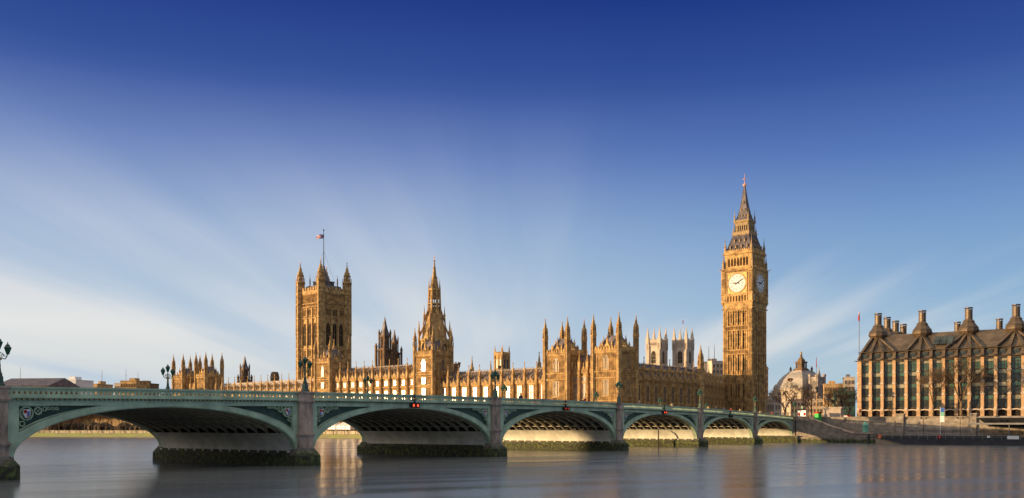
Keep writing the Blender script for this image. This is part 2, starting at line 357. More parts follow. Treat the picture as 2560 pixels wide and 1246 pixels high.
    for side, (yf, ys) in enumerate(((0, 1), (-BW, -1))):
        for sgn in (-1, 1):
            edge = a if sgn < 0 else b_
            sp = MB(); bk = MB()
            # spandrel extent: until outer curve meets fascia bottom
            ext = 0
            while ext < h*.9 and out(edge-sgn*ext) < top(edge-sgn*ext)-1.72: ext += .1
            f2 = lambda t: (edge-sgn*ext*t, out(edge-sgn*ext*t)-.12, max(out(edge-sgn*ext*t)-.1, top(edge-sgn*ext*t)-1.66))
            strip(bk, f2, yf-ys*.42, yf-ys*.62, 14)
            bk.mi = 0
            x1 = edge-sgn*.42
            strip(sp, lambda t: (edge+sgn*.6-sgn*1.02*t, (out(edge-sgn*.42*max(0,(t*1.02-.6)/.42))-.1) if t*1.02 > .6 else 1.9, top(edge)-1.66), yf+ys*.02, yf-ys*.45, 34)
            zt = top(edge)-1.68
            R1 = .62 if i not in (0,) else .55
            cx = edge-sgn*(.5+R1+.03); cz0 = zt-R1-.04
            yA, yB = (yf-ys*.06, yf-ys*.30)
            sp.ring(cx, cz0, R1, R1-.09, yA, yB, 24)
            for q in range(4): sp.ring(cx+.36*R1*cos(q*pi/2+pi/4), cz0+.36*R1*sin(q*pi/2+pi/4), .40*R1, .40*R1-.05, yA-ys*.04, yB, 12)
            x2 = cx-sgn*(R1+.42); R2 = .36; sp.ring(x2, zt-R2-.05, R2, R2-.07, yA, yB, 18)
            for q in range(4): sp.ring(x2+.17*cos(q*pi/2), zt-R2-.05+.17*sin(q*pi/2), .15, .11, yA-ys*.03, yB, 10)
            x3 = x2-sgn*(R2+.24); sp.ring(x3, zt-.24, .2, .14, yA, yB, 12)
            sp.ring(edge-sgn*.78, cz0-R1-.28, .26, .19, yA, yB, 14)
            xx = x3-sgn*.2
            for q_ in range(3):
                av = zt+(top(xx)-top(edge))-out(xx)-.22
                if av < .16 or abs(xx-edge) > ext: break
                rq = min(.16, av/2); xx -= sgn*rq
                sp.ring(xx, zt-rq-.02, rq, rq*.62, yA, yB, 10); xx -= sgn*(rq+.05)
            xx = edge-sgn*(.55)
            for q_ in range(0):
                xx -= sgn*.30; zb_ = out(xx)+.36; 
                if zb_ > zt-.5: break
                if (xx-cx)**2+(zb_-cz0)**2 > (R1+.26)**2 and (xx-x2)**2+(zb_-zt+R2)**2 > (R2+.2)**2: sp.ring(xx, zb_, .13, .08, yA, yB, 8)
            # inner border following the ring and the top
            strip(sp, lambda t: (edge-sgn*(.42+(ext-.42)*t), out(edge-sgn*(.42+(ext-.42)*t))+.10*(1-t), out(edge-sgn*(.42+(ext-.42)*t))+.20*(1-t)+.01), yA, yB, 14)
            strip(sp, lambda t: (edge-sgn*(.42+(x3-edge)*-sgn*1.0*t), zt-.06+(top(edge-sgn*t*3)-top(edge)), zt+(top(edge-sgn*t*3)-top(edge))), yA, yB, 4)
            sp.box(min(x1, x1-sgn*.07), max(x1, x1-sgn*.07), min(yA,yB), max(yA,yB), out(edge-sgn*.45), zt)
            sp.build('spandrel_tracery', 'green', ar)
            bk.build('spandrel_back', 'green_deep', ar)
            if side == 0 or True:
                sd = MB(); w_ = .30; y0, y1 = (yf+ys*.0, yf-ys*.1)
                shp = lambda k: [(cx-w_*k, cz0+w_*1.15*k), (cx-w_*k, cz0-.1*k), (cx-w_*.6*k, cz0-.3*k), (cx, cz0-.44*k), (cx+w_*.6*k, cz0-.3*k), (cx+w_*k, cz0-.1*k), (cx+w_*k, cz0+w_*1.15*k)]
                sd.mi = 0; sd.plate(shp(1), y0, y1)
                sd.mi = 1; sd.plate([(cx+.0, cz0+.3), (cx+.26, cz0+.3), (cx+.26, cz0+.02), (cx+.0, cz0+.02)], y0+ys*.015, y0-ys*.02)
                sd.plate([(cx-.24, cz0-.02), (cx-.02, cz0-.02), (cx-.02, cz0-.36), (cx-.16, cz0-.26), (cx-.24, cz0-.12)] if i % 2 else [(cx-.26, cz0+.24), (cx-.04, cz0+.24), (cx-.04, cz0+.04), (cx-.26, cz0+.04)], y0+ys*.018, y0-ys*.02)
                sd.mi = 2; sd.plate([(cx+.02, cz0-.03), (cx+.25, cz0-.03), (cx+.24, cz0-.12), (cx+.14, cz0-.28), (cx+.02, cz0-.38)] if i % 2 == 0 else [(cx-.25, cz0+.2), (cx-.05, cz0+.2), (cx-.05, cz0-.2), (cx-.2, cz0-.2)], y0+ys*.022, y0-ys*.02)
                sd.build('shield', ['white', 'red', 'blue'], ar, label='painted heraldic shield in red, blue and white')
    # cornice with dentils, parapet
    co = MB()
    for y0, y1 in ((.30, -.5), (-BW+.5, -BW-.30)):
        co = MB()
        strip(co, lambda t: (a-.6+(b_-a+1.2)*t, top(a+(b_-a)*t)-1.03, top(a+(b_-a)*t)-.86), y0, y1, 12)
        sg = 1 if y0 > 0 else -1
        yy0, yy1 = (y0, y1) if sg > 0 else (y1, y0)
        strip(co, lambda t: (a-.6+(b_-a+1.2)*t, top(a+(b_-a)*t)-.87, top(a+(b_-a)*t)-.68), (.20 if sg > 0 else -BW-.20), (-.3 if sg > 0 else -BW+.3), 12)
        strip(co, lambda t: (a-.6+(b_-a+1.2)*t, top(a+(b_-a)*t)-1.26, top(a+(b_-a)*t)-1.02), (.08 if sg > 0 else -BW-.08), (-.4 if sg > 0 else -BW+.4), 12)
        co.build('cornice', 'green', bridge)
    dn = MB(); nd = int((b_-a)/.48)
    for k in range(nd):
        s = a+(b_-a)*(k+.5)/nd; z = top(s)
        dn.mi = 0; dn.box(s-.10, s+.10, .07, .25, z-1.20, z-1.035); dn.box(s-.10, s+.10, -BW-.25, -BW-.07, z-1.20, z-1.035)
        dn.mi = 1; dn.box(s-.06, s+.06, .245, .262, z-1.17, z-1.08)
    dn.build('dentil_course', ['green_dark', 'gold'], bridge)
    for yc in (.02, -BW-.02):
        pr = MB()
        strip(pr, lambda t: (a-.6+(b_-a+1.2)*t, top(a+(b_-a)*t)-.16, top(a+(b_-a)*t)), yc+.16, yc-.16, 12)
        strip(pr, lambda t: (a-.6+(b_-a+1.2)*t, top(a+(b_-a)*t)-.22, top(a+(b_-a)*t)-.15), yc+.11, yc-.11, 12)
        n_ = int((b_-a)/.47); pw = (b_-a)/n_
        for k in range(-1, n_+1):
            s = a+pw*(k+.5); z = top(s)
            pr.plate([(s-pw*.5, z-.21), (s-pw*.5, z-.28), (s-.085, z-.58), (s-.085, z-.69), (s+.085, z-.69), (s+.085, z-.58), (s+pw*.5, z-.28), (s+pw*.5, z-.21)], yc-.05, yc+.05)
            pr.plate([(s+pw*.5-.035, z-.69), (s+pw*.5, z-.63), (s+pw*.5+.035, z-.69)], yc-.04, yc+.04)
        pr.build('parapet', 'green', bridge)
# deck
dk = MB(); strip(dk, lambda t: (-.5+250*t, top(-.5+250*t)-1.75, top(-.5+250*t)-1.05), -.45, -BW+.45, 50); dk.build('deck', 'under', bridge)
rd = MB(); strip(rd, lambda t: (-.5+250*t, top(-.5+250*t)-1.2, top(-.5+250*t)-1.04), -4, -BW+4, 50)
tag(rd.build('road', 'asphalt'), kind='structure')
for nm, y0, y1 in (('pavement', -.46, -4), ('pavement', -BW+4, -BW+.46)):
    pv = MB(); strip(pv, lambda t: (-.5+250*t, top(-.5+250*t)-1.2, top(-.5+250*t)-.92), y0, y1, 50); tag(pv.build(nm, 'granite'), kind='structure')
# piers
PC = [30.4, 65.6, 103.9, 143.8, 182.15, 217.5]
def pier(s, full=True):
    z = top(s)
    for sg, y0 in ((1, 0), (-1, -BW)):
        sh = MB()
        def oct_(w, d, z0, z1):
            pts = [(s-w, y0-sg*.8), (s-w, y0+sg*d*.72), (s-w*.62, y0+sg*d), (s+w*.62, y0+sg*d), (s+w, y0+sg*d*.72), (s+w, y0-sg*.8)]
            if sg < 0: pts = pts[::-1]
            sh.prism(pts[::-1], z0, z1)
        oct_(1.12, .52, 2.0, z-5.2 if z-5.2 > 2.5 else 3.2)
        zz0 = z-5.2 if z-5.2 > 2.5 else 3.2
        oct_(1.22, .62, zz0, zz0+.14); oct_(1.28, .68, zz0+.14, zz0+.3); oct_(1.16, .56, zz0+.3, zz0+.42)
        oct_(1.04, .46, zz0+.42, z-1.28)
        oct_(1.18, .6, z-1.28, z-1.14); oct_(1.26, .68, z-1.14, z-.98); oct_(1.12, .54, z-.98, z-.14); oct_(1.24, .66, z-.14, z+.04)
        sh.build('pier_shaft', 'granite', bridge)
    bs = MB()
    for sg, y0 in ((1, 0), (-1, -BW)):
        bs = MB()
        def hexo(w, e, z): return [(s-w*.98, y0-sg*.9, z), (s-w, y0+sg*e*.35, z), (s-w*.5, y0+sg*e, z), (s+w*.5, y0+sg*e, z), (s+w, y0+sg*e*.35, z), (s+w*.98, y0-sg*.9, z)]
        n = 6; lv = [hexo(2.0, 1.7, -2), hexo(1.95, 1.65, 1.18), hexo(1.9, 1.6, 1.25), hexo(1.3, .75, 2.02)]
        vs = [p for l in lv for p in l]; fs_ = [tuple(range(n-1,-1,-1)), tuple(range(3*n, 4*n))]
        for r in range(3):
            for k in range(n): fs_.append((r*n+k, r*n+(k+1) % n, (r+1)*n+(k+1) % n, (r+1)*n+k))
        bs.add(vs, fs_); bs.build('pier_base', 'tide', bridge)
    m = MB(); m.box(s-1.94, s+1.94, -BW+.85, -.85, -2, 1.36); m.box(s-1.7, s+1.7, -BW+.85, -.85, 1.36, 1.75); m.build('pier_footing', 'tide', bridge)
    # solid core between the two arches
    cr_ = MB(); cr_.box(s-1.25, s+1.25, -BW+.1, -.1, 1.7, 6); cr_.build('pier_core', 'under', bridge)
for s in PC: pier(s)
ab = MB(); ab.box(-3.4, -.02, -BW-.6, .6, -2, top(0)-1.28); ab.box(-3.6, .08, -BW-.8, .85, top(0)-1.28, top(0)-1.0); ab.box(-3.4, -.02, -BW-.55, .6, top(0)-1.0, top(0)-.14); ab.box(-3.6, .08, -BW-.8, .8, top(0)-.14, top(0)+.04)
ab.build('abutment', 'granite', bridge)
ab = MB(); ab.box(-1.4, .75, -BW-.6, 1.6, -2, 1.9); ab.build('abutment_base', 'tide', bridge)
ab = MB(); ab.box(247.12, 262, -BW-1, 1, -2, top(247)); ab.build('abutment', 'granite', bridge)

# signal lights hung over the arch crowns
def signal(s, lit, label):
    z = top(s)
    t = thing('navigation_signal', label, 'signal light', (s, .35, z-1.35), 0, 'signal lights over the arch crowns')
    m = MB(); m.box(-.12, .12, -.28, .12, .25, .5); m.box(-.62, .62, -.08, .1, .12, .26); m.tube((0,0,.4),(0,0,1.35),.06); m.tube((-.3,0,1.0),(.3,0,1.0),.04); m.tube((-.3,0,1.0),(0,0,1.5),.03); m.tube((.3,0,1.0),(0,0,1.5),.03)
    m.box(-.5,.5,-.3,-.02,.6,.72); m.box(-.62, -.5, -.05, .1, -.1, .2); m.box(.5, .62, -.05, .1, -.1, .2)
    m.build('bracket', 'iron_dark', t)
    for sx_ in (-.42, .42):
        h = MB(); h.T = Matrix.Translation((sx_, 0, -.1)) @ Matrix.Rotation(-pi/2, 4, 'X'); h.lathe(0,0,[(.12,-.25),(.30,-.2),(.33,.2),(.33,.34),(.29,.34),(.27,.2)],14); ho = h.build('lamp_housing', 'iron_dark', t)
        l = MB(); l.T = h.T; l.lathe(0,0,[(.17,.21),(.15,.26),(.08,.29),(.01,.3)],12); l.build('lens', lit, ho)
signal(162.8, 'lens_red', 'pair of red signal lights glowing over the second large arch from the left')
signal(123.55, 'lens_dim', 'pair of dull red signal lights over the third arch from the left')
signal(84.55, 'lens_red', 'small pair of lit red signals over the fourth arch from the left')
signal(47.9, 'lens_off', 'dim pair of signals over the second-smallest arch near the clock tower')

# lamps
lan = MB()
lan.lathe(0,0,[(.05,0),(.16,.03),(.16,.08),(.10,.10)],6); lan.lathe(0,0,[(.36,.62),(.38,.66),(.30,.72),(.20,.86),(.22,.90),(.10,.98),(.05,1.02),(.06,1.08),(.01,1.22)],6)
for k in range(6): lan.tube((.13*cos(k*pi/3), .13*sin(k*pi/3), .08), (.33*cos(k*pi/3), .33*sin(k*pi/3), .64), .022, .022, 4)
lan_me = lan.mesh('lantern', 'green_dark')
lgm = MB(); lgm.lathe(0,0,[(.12,.08),(.315,.63)],6); lg_me = lgm.mesh('lantern_glass', 'lantern')
po = MB(); po.mi = 0
po.sq(0,0,[(.74,0),(.74,.2),(.56,.28),(.52,.85),(.42,.95),(.42,1.08),(.3,1.15)])
po.lathe(0,0,[(.30,1.15),(.20,1.3),(.13,1.9),(.12,2.4),(.22,2.5),(.22,2.58),(.10,2.66),(.09,3.05),(.16,3.12),(.06,3.2),(.06,3.45)],8)
po.mi = 1; po.lathe(0,0,[(.24,2.42),(.27,2.5),(.24,2.56)],8); po.lathe(0,0,[(.15,1.85),(.18,1.92),(.15,2.0)],8)
po_me = po.mesh('lamp_post', ['green_dark', 'gold'])
arm = MB()
for sg in (-1, 1):
    pts = [(sg*(.08+.72*t), 0, 2.62+.10*sin(pi*t*2)-.18*sin(pi*t)+.38*t**2) for t in [k/8 for k in range(9)]]
    arm.mi = 0; arm.path(pts, .045); arm.path([(sg*.1,0,3.1),(sg*.35,0,3.05),(sg*.5,0,2.8),(sg*.75,0,2.8)], .03)
    arm.mi = 1; arm.ring(sg*.3, 2.86, .13, .08, -.03, .03, 10)
am_me = arm.mesh('arm', ['green_dark', 'gold'])
def lamp(x, y, z, label, sc=.92, rz=0):
    t = thing('triple_lamp', label, 'street lamp', (x, y, z), rz, 'three-lantern lamps along the bridge')
    t.scale = (sc, sc, sc)
    inst(po_me, 'lamp_post', t); inst(am_me, 'arm', t)
    for px, pz in ((0, 3.42), (-.8, 2.95), (.8, 2.95)):
        l = inst(lan_me, 'lantern', t, (px, 0, pz)); inst(lg_me, 'lantern_glass', l)
nms = ['rightmost river pier', 'second river pier from the right', 'third river pier from the right', 'third river pier from the left', 'second river pier from the left', 'leftmost pier']
for s, nm in zip(PC, nms):
    lamp(s-(.4 if s > 200 else 0), .1, top(s)+.04, 'three-lantern lamp on the near parapet above the '+nm)
    lamp(s, -BW-.1, top(s)+.04, 'three-lantern lamp on the far parapet above the '+nm)
lamp(-1.5, .1, top(0)+.04, 'sunlit three-lantern lamp at the right end of the near parapet')
lamp(-1.5, -BW-.1, top(0)+.04, 'three-lantern lamp at the right end of the far parapet')
# pole in the water before the fourth arch
t = thing('mooring_pole', 'thin pole with a crossed top standing in the water before the fourth arch', 'pole', (*cz(1646, 205)[:2], 0))
m = MB(); m.tube((0,0,-2),(0,0,3.3),.17,.15,8); m.build('pole', 'tide', t)
m = MB(); m.tube((-.3,0,3.2),(.3,0,3.9),.05); m.tube((.3,0,3.2),(-.3,0,3.9),.05); m.tube((0,-.1,3.5),(0,.1,3.5),.12); m.build('topmark', 'iron_dark', t)
# ------------------------------------------------------------------ palace
PO = Vector((2.7, -53.2, 0)); PR = R(-6.06)
def pal(x, y, z=0):
    p = Matrix.Rotation(PR, 3, 'Z') @ Vector((x, y, z)); return (PO.x+p.x, PO.y+p.y, z)
def FT(cx, cy, wx, wy, side):
    """facade frame: X runs left to right seen from outside, -Y points outwards"""
    a, dx, dy = {'E': (pi/2, wx/2, 0), 'N': (pi, 0, wy/2), 'S': (0, 0, -wy/2), 'W': (-pi/2, -wx/2, 0)}[side]
    return Matrix.Translation((cx+dx, cy+dy, 0)) @ Matrix.Rotation(a, 4, 'Z')
def fw(wx, wy, side): return wy if side in 'EW' else wx
_wc = {}
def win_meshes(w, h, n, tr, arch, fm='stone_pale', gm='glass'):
    k = (w, h, n, tr, arch, fm, gm)
    if k in _wc: return _wc[k]
    m = MB(); g = MB(); j = .16; hs = h-w*.75 if arch else h
    m.box(-w/2-j, -w/2, -.22, .05, -.1, hs); m.box(w/2, w/2+j, -.22, .05, -.1, hs); m.box(-w/2-j-.1, w/2+j+.1, -.32, .05, -.3, -.08)
    if arch:
        for sg in (-1, 1):
            pts = [(sg*w/2*(1-(t/8)**1.6), hs+(h-hs)*sin(pi/2*t/8)) for t in range(9)]
            for (a, za), (b, zb) in zip(pts, pts[1:]):
                m.add([(a,-.22,za),(b,-.22,zb),(b,.05,zb),(a,.05,za),(a+sg*j,-.22,za+.1),(b+sg*j,-.22,zb+.16),(b+sg*j,.05,zb+.16),(a+sg*j,.05,za+.1)],
                      [(0,1,2,3),(4,7,6,5),(0,4,5,1),(3,2,6,7)])
        poly = [(-w/2, 0), (w/2, 0), (w/2, hs)]+[(w/2*(1-(t/6)**1.6), hs+(h-hs)*sin(pi/2*t/6)) for t in range(1, 7)]+[(-w/2*(1-(t/6)**1.6), hs+(h-hs)*sin(pi/2*t/6)) for t in range(5, 0, -1)]+[(-w/2, hs)]
        g.plate(poly, -.03, .02)
    else:
        m.box(-w/2-j-.08, w/2+j+.08, -.30, .05, h, h+.18); g.box(-w/2, w/2, -.03, .02, 0, h)
    for i in range(1, n):
        x = -w/2+w*i/n; m.box(x-.05, x+.05, -.17, -.02, 0, h-.02 if not arch else hs+(h-hs)*(1-abs(x)/(w/2)*.9)*.95)
    for t in tr: m.box(-w/2, w/2, -.16, -.02, h*t-.06, h*t+.06)
    _wc[k] = (m.mesh('window', fm), g.mesh('pane', gm)); return _wc[k]
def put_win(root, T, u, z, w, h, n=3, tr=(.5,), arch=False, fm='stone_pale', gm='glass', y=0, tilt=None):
    a, b = win_meshes(w, h, n, tr, arch, fm, gm)
    o = inst(a, 'window', root); o.matrix_local = T @ Matrix.Translation((u, y, z))
    p = inst(b, 'pane', o)
    return o, p
def panelling(mb, u0, u1, z0, z1, step=.62, d=.14, w=.11):
    n = max(1, int(round((u1-u0)/step)))
    for k in range(n+1):
        u = u0+(u1-u0)*k/n; mb.box(u-w/2, u+w/2, -d, .02, z0, z1)
def strings(mb, u0, u1, zs, d=.3, h=.26):
    for z in zs: mb.box(u0, u1, -d, .02, z, z+h); mb.box(u0, u1, -d-.12, .02, z+h, z+h+.1)
def crenel(mb, u0, u1, z, h=1.0, step=1.1, d=.3):
    mb.box(u0, u1, -d, .25, z, z+h*.45); n = max(1, int((u1-u0)/step))
    for k in range(n):
        u = u0+(u1-u0)*(k+.5)/n; w = (u1-u0)/n
        mb.box(u-w*.3, u+w*.3, -d, .2, z+h*.45, z+h*.8); mb.plate([(u-w*.3, z+h*.8), (u+w*.3, z+h*.8), (u, z+h*1.15)], -d, .2)
_tc = {}
def turret_mesh(r, z0, zs, zt, n=8):
    """octagonal turret: shaft to zs, open lantern and crocketed spire to zt"""
    k = (r, z0, zs, zt)
    if k in _tc: return _tc[k]
    m = MB(); H = zt-zs; P = [(r, z0)]
    z = z0
    for q in range(1, 6):
        zq = z0+(zs-z0)*q/6; P += [(r, zq-.15), (r*1.14, zq-.05), (r*1.14, zq+.12), (r, zq+.2)]
    P += [(r, zs-.3), (r*1.28, zs), (r*1.28, zs+.2), (r*.95, zs+.3)]
    m.lathe(0, 0, P, n, pi/8)
    for q in range(n):
        a = pi/8+2*pi*q/n; m.tube((r*.98*cos(a), r*.98*sin(a), z0), (r*.98*cos(a), r*.98*sin(a), zs-.2), r*.13, r*.13, 4)
    z1 = zs+.28; z2 = zs+H*.30; z3 = zs+H*.34
    m.lathe(0, 0, [(r*.45, z1), (r*.45, z2)], 6)
    for q in range(n):
        a = pi/8+2*pi*q/n; x, y = r*.88*cos(a), r*.88*sin(a)
        m.tube((x, y, z1), (x, y, z2), r*.16, r*.16, 4)
        m.tube((r*1.12*cos(a), r*1.12*sin(a), z1-.2), (r*1.12*cos(a), r*1.12*sin(a), z1+H*.22), r*.10, .01, 4)
        m.tube((r*.95*cos(a), r*.95*sin(a), z3), (r*.95*cos(a), r*.95*sin(a), z3+H*.2), r*.11, .01, 4)
    m.lathe(0, 0, [(r*1.1, z2-.05), (r*1.1, z3), (r*.82, z3+.1), (r*.78, zs+H*.50), (r*.88, zs+H*.52), (r*.62, zs+H*.56), (r*.42, zs+H*.70), (r*.5, zs+H*.715), (r*.30, zs+H*.74), (r*.15, zs+H*.88), (r*.24, zs+H*.90), (r*.08, zs+H*.93)], n, pi/8)
    me = m.mesh('turret', 'stone')
    f = MB(); f.tube((0,0,zs+H*.92), (0,0,zt), .05, .04, 4); f.tube((0,0,zs+H*.97), (.0,.0,zs+H*.985), .2, .2, 5); f.box(-.02, .3, -.03, .03, zt-.4, zt-.15)
    _tc[k] = (me, f.mesh('vane', 'gilt_vane')); return _tc[k]
def put_turret(root, x, y, r, z0, zs, zt):
    a, b = turret_mesh(r, z0, zs, zt); o = inst(a, 'turret', root, (x, y, 0)); inst(b, 'vane', o)
    return o
_pc = {}
def pinnacle_mesh(w, z0, zs, zt, d=1.0, mt='stone'):
    """buttress of width w, projecting d, with set-offs and a spirelet"""
    k = (w, z0, zs, zt, d, mt)
    if k in _pc: return _pc[k]
    m = MB(); H = zs-z0
    m.box(-w/2, w/2, -d, .02, z0, z0+H*.30); m.box(-w*.45, w*.45, -d*.9, .02, z0+H*.30, z0+H*.66); m.box(-w*.40, w*.40, -d*.8, .02, z0+H*.66, zs)
    for q in (.28, .64, .98): m.box(-w*.56, w*.56, -d*1.06, .02, z0+H*q, z0+H*q+.22)
    yc = -d*.42
    for q in (-1, 1): m.box(q*w*.18-.05, q*w*.18+.05, -d*.9-.08, -d*.5, z0+H*.32, z0+H*.62); m.box(q*w*.18-.05, q*w*.18+.05, -d*.8-.08, -d*.5, z0+H*.68, zs-.1)
    h = zt-zs
    m.sq(0, yc, [(w*.78, zs), (w*.78, zs+h*.38), (w*.98, zs+h*.40), (w*.98, zs+h*.44), (w*.60, zs+h*.48), (w*.34, zs+h*.66), (w*.42, zs+h*.68), (w*.24, zs+h*.71), (w*.12, zs+h*.9), (w*.26, zs+h*.92), (w*.26, zs+h*.95), (.03, zt)])
    for sx_ in (-1, 1):
        for sy_ in (-1, 1): m.sq(sx_*w*.4, yc+sy_*w*.4, [(w*.15, zs+h*.40), (w*.15, zs+h*.50), (.02, zs+h*.60)])
    _pc[k] = m.mesh('buttress', mt); return _pc[k]
_gc = {}
def gable_mesh(w, z, h, mt='stone'):
    k = (w, z, h, mt)
    if k in _gc: return _gc[k]
    m = MB(); crenel(m, -w/2, w/2, z, h*.42, w/5, .28)
    g = w*.30
    m.plate([(-g, z), (g, z), (g, z+h*.45), (g*.55, z+h*.55), (g*.3, z+h*.8), (0, z+h), (-g*.3, z+h*.8), (-g*.55, z+h*.55), (-g, z+h*.45)], -.42, -.05)
    m.sq(0, -.22, [(.22, z+h*.9), (.22, z+h*1.15), (.34, z+h*1.2), (.14, z+h*1.28), (.02, z+h*1.5)])
    for sg in (-1, 1): m.sq(sg*g*1.25, -.22, [(.2, z), (.2, z+h*.7), (.02, z+h*1.05)])
    for q in (-.5, 0, .5): m.box(q*g-.05, q*g+.05, -.50, -.40, z+.1, z+h*.5)
    _gc[k] = m.mesh('parapet_gable', mt); return _gc[k]
_rc = {}
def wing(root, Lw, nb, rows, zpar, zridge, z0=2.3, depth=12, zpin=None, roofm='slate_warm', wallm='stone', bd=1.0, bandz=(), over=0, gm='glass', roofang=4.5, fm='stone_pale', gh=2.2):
    I = Matrix.Identity(4); bw = Lw/nb
    wl = MB(); wl.box(0, Lw, 0, depth, z0, zpar)
    strings(wl, 0, Lw, [zpar-.2]+list(bandz))
    for k in range(nb):
        u = bw*(k+.5)
        for i, (z, h, w, n, tr, ar) in enumerate(rows):
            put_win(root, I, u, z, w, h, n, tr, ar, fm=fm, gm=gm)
            panelling(wl, u-bw*.40, u-w/2-.35, z-.3, z+h+.3, .5); panelling(wl, u+w/2+.35, u+bw*.40, z-.3, z+h+.3, .5)
        zs_ = sorted([(z-.4, z+h+.4) for z, h, *_ in rows])
        for (a0, b0), (a1, b1) in zip(zs_, zs_[1:]+[(zpar-.3, 0)]):
            if a1-b0 > .5: panelling(wl, u-bw*.38, u+bw*.38, b0+.1, a1-.05, .55)
    wl.build('wall', wallm, root)
    g = gable_mesh(bw-.9, zpar+.16, gh, wallm)
    for k in range(nb): inst(g, 'parapet_gable', root, (bw*(k+.5), 0, 0))
    b = pinnacle_mesh(1.0, z0, zpar+.3, zpin or zpar+6.3, bd, wallm)
    for k in range(nb+1): inst(b, 'buttress', root, (bw*k, 0, 0))
    rf = MB(); dr = depth/2
    prof = [(0, .6, zpar+.1), (0, dr, zridge), (0, depth-.2, zpar+.1)]
    rf.add([(-over, y, z) for _, y, z in prof]+[(Lw+over, y, z) for _, y, z in prof], [(0,1,2), (3,5,4), (0,3,4,1), (1,4,5,2), (0,2,5,3)])
    nr = int(Lw/1.3)
    for k in range(nr):
        u = Lw*(k+.5)/nr; rf.tube((u, .5, zpar+.18), (u, dr, zridge+.08), .09, .09, 4)
    for k in range(int(Lw/.9)):
        u = .45+k*.9; rf.sq(u, dr, [(.18, zridge), (.18, zridge+.35), (.03, zridge+.7)])
    rf.box(0, Lw, dr-.12, dr+.12, zridge-.1, zridge+.2)
    ro = rf.build('roof', roofm, root)
    dm = _rc.get(roofm)
    if not dm:
        q = MB(); q.box(-.45, .45, -.2, 1.4, 0, 1.0); q.plate([(-.6, 1.0), (.6, 1.0), (0, 1.8)], -.3, 1.5); dm = _rc[roofm] = q.mesh('dormer', wallm)
    for k in range(nb):
        t = .42; inst(dm, 'dormer', ro, (bw*(k+.5), .6+(dr-.6)*t, zpar+.1+(zridge-zpar)*t))
def block(root, cx, cy, wx, wy, zpar, ztur, zs, rows, z0=2.3, r=.8, sides='EN', roofz=None, strz=(), wallm='stone', gms=None, oriel=None, bays=1):
    wl = MB(); wl.box(cx-wx/2, cx+wx/2, cy-wy/2, cy+wy/2, z0, zpar)
    for sd in 'ENSW':
        wl.T = FT(cx, cy, wx, wy, sd); hw = fw(wx, wy, sd)/2
        strings(wl, -hw+.4, hw-.4, list(strz)+[zpar-.35]); crenel(wl, -hw+r, hw-r, zpar, 1.6, .95, .35); panelling(wl, -hw+r, hw-r, zpar, zpar+.7, .47, .45, .2)
        cols = [0] if bays == 1 else [-hw+2*hw*(q+.5)/bays for q in range(bays)]
        if sd in 'EN' or sd in sides:
            prev = z0+1
            for z, h, w, n, tr, ar in rows:
                for u in cols: put_win(root, wl.T, u, z, w, h, n, tr, ar, gm=('glass' if sd == 'E' else 'glass_dark'))  # pale glass on the sunny east side, dark glass on the shaded one
                segs = [(-hw+r+.2, cols[0]-w/2-.4), (cols[-1]+w/2+.4, hw-r-.2)]+[(a+w/2+.3, b-w/2-.3) for a, b in zip(cols, cols[1:])]
                for a, b in segs:
                    if b-a > .4: panelling(wl, a, b, z-.2, z+h+.2, .55, .16)
                if z-.6-prev > .6: panelling(wl, -hw+r+.2, hw-r-.2, prev+.1, z-.5, .55, .16)
                prev = z+h+.3
            if zpar-.5-prev > .6: panelling(wl, -hw+r+.2, hw-r-.2, prev+.1, zpar-.5, .5, .16)
        wl.T = None
    wl.build('wall', wallm, root)
    for sx_ in (-1, 1):
        for sy_ in (-1, 1): put_turret(root, cx+sx_*(wx/2-.15), cy+sy_*(wy/2-.15), r, z0, zs, ztur)
    if roofz:
        rf = MB(); a, b = wx/2-.9, wy/2-.9; t = .42
        vs = [(cx-a,cy-b,zpar+.1),(cx+a,cy-b,zpar+.1),(cx+a,cy+b,zpar+.1),(cx-a,cy+b,zpar+.1)]+[(cx-a*t,cy-b*t,roofz),(cx+a*t,cy-b*t,roofz),(cx+a*t,cy+b*t,roofz),(cx-a*t,cy+b*t,roofz)]
        rf.add(vs, [(3,2,1,0),(4,5,6,7),(0,1,5,4),(1,2,6,5),(2,3,7,6),(3,0,4,7)])
        for q in range(5):
            e = -a*t+2*a*t*q/4
            for yy in (-b*t, b*t): rf.sq(cx+e, cy+yy, [(.16, roofz-.1), (.16, roofz+.4), (.02, roofz+.8)])
        ro = rf.build('roof', 'slate', root)
        for sd in 'ENSW':
            d = MB(); d.T = FT(cx, cy, wx-1.2, wy-1.2, sd); g = 1.15
            d.plate([(-g, zpar), (g, zpar), (g, zpar+1.6), (g*.5, zpar+2.3), (0, zpar+3.4), (-g*.5, zpar+2.3), (-g, zpar+1.6)], 0, 1.2)
            d.sq(0, .2, [(.5, zpar+3.0), (.5, zpar+3.8), (.7, zpar+3.9), (.3, zpar+4.1), (.03, zpar+5.6)])
            for q in (-1.5, 1.5): d.sq(q*1.2, .1, [(.4, zpar), (.4, zpar+2.2), (.55, zpar+2.3), (.02, zpar+3.6)])
            d.build('roof_gable', wallm, ro)

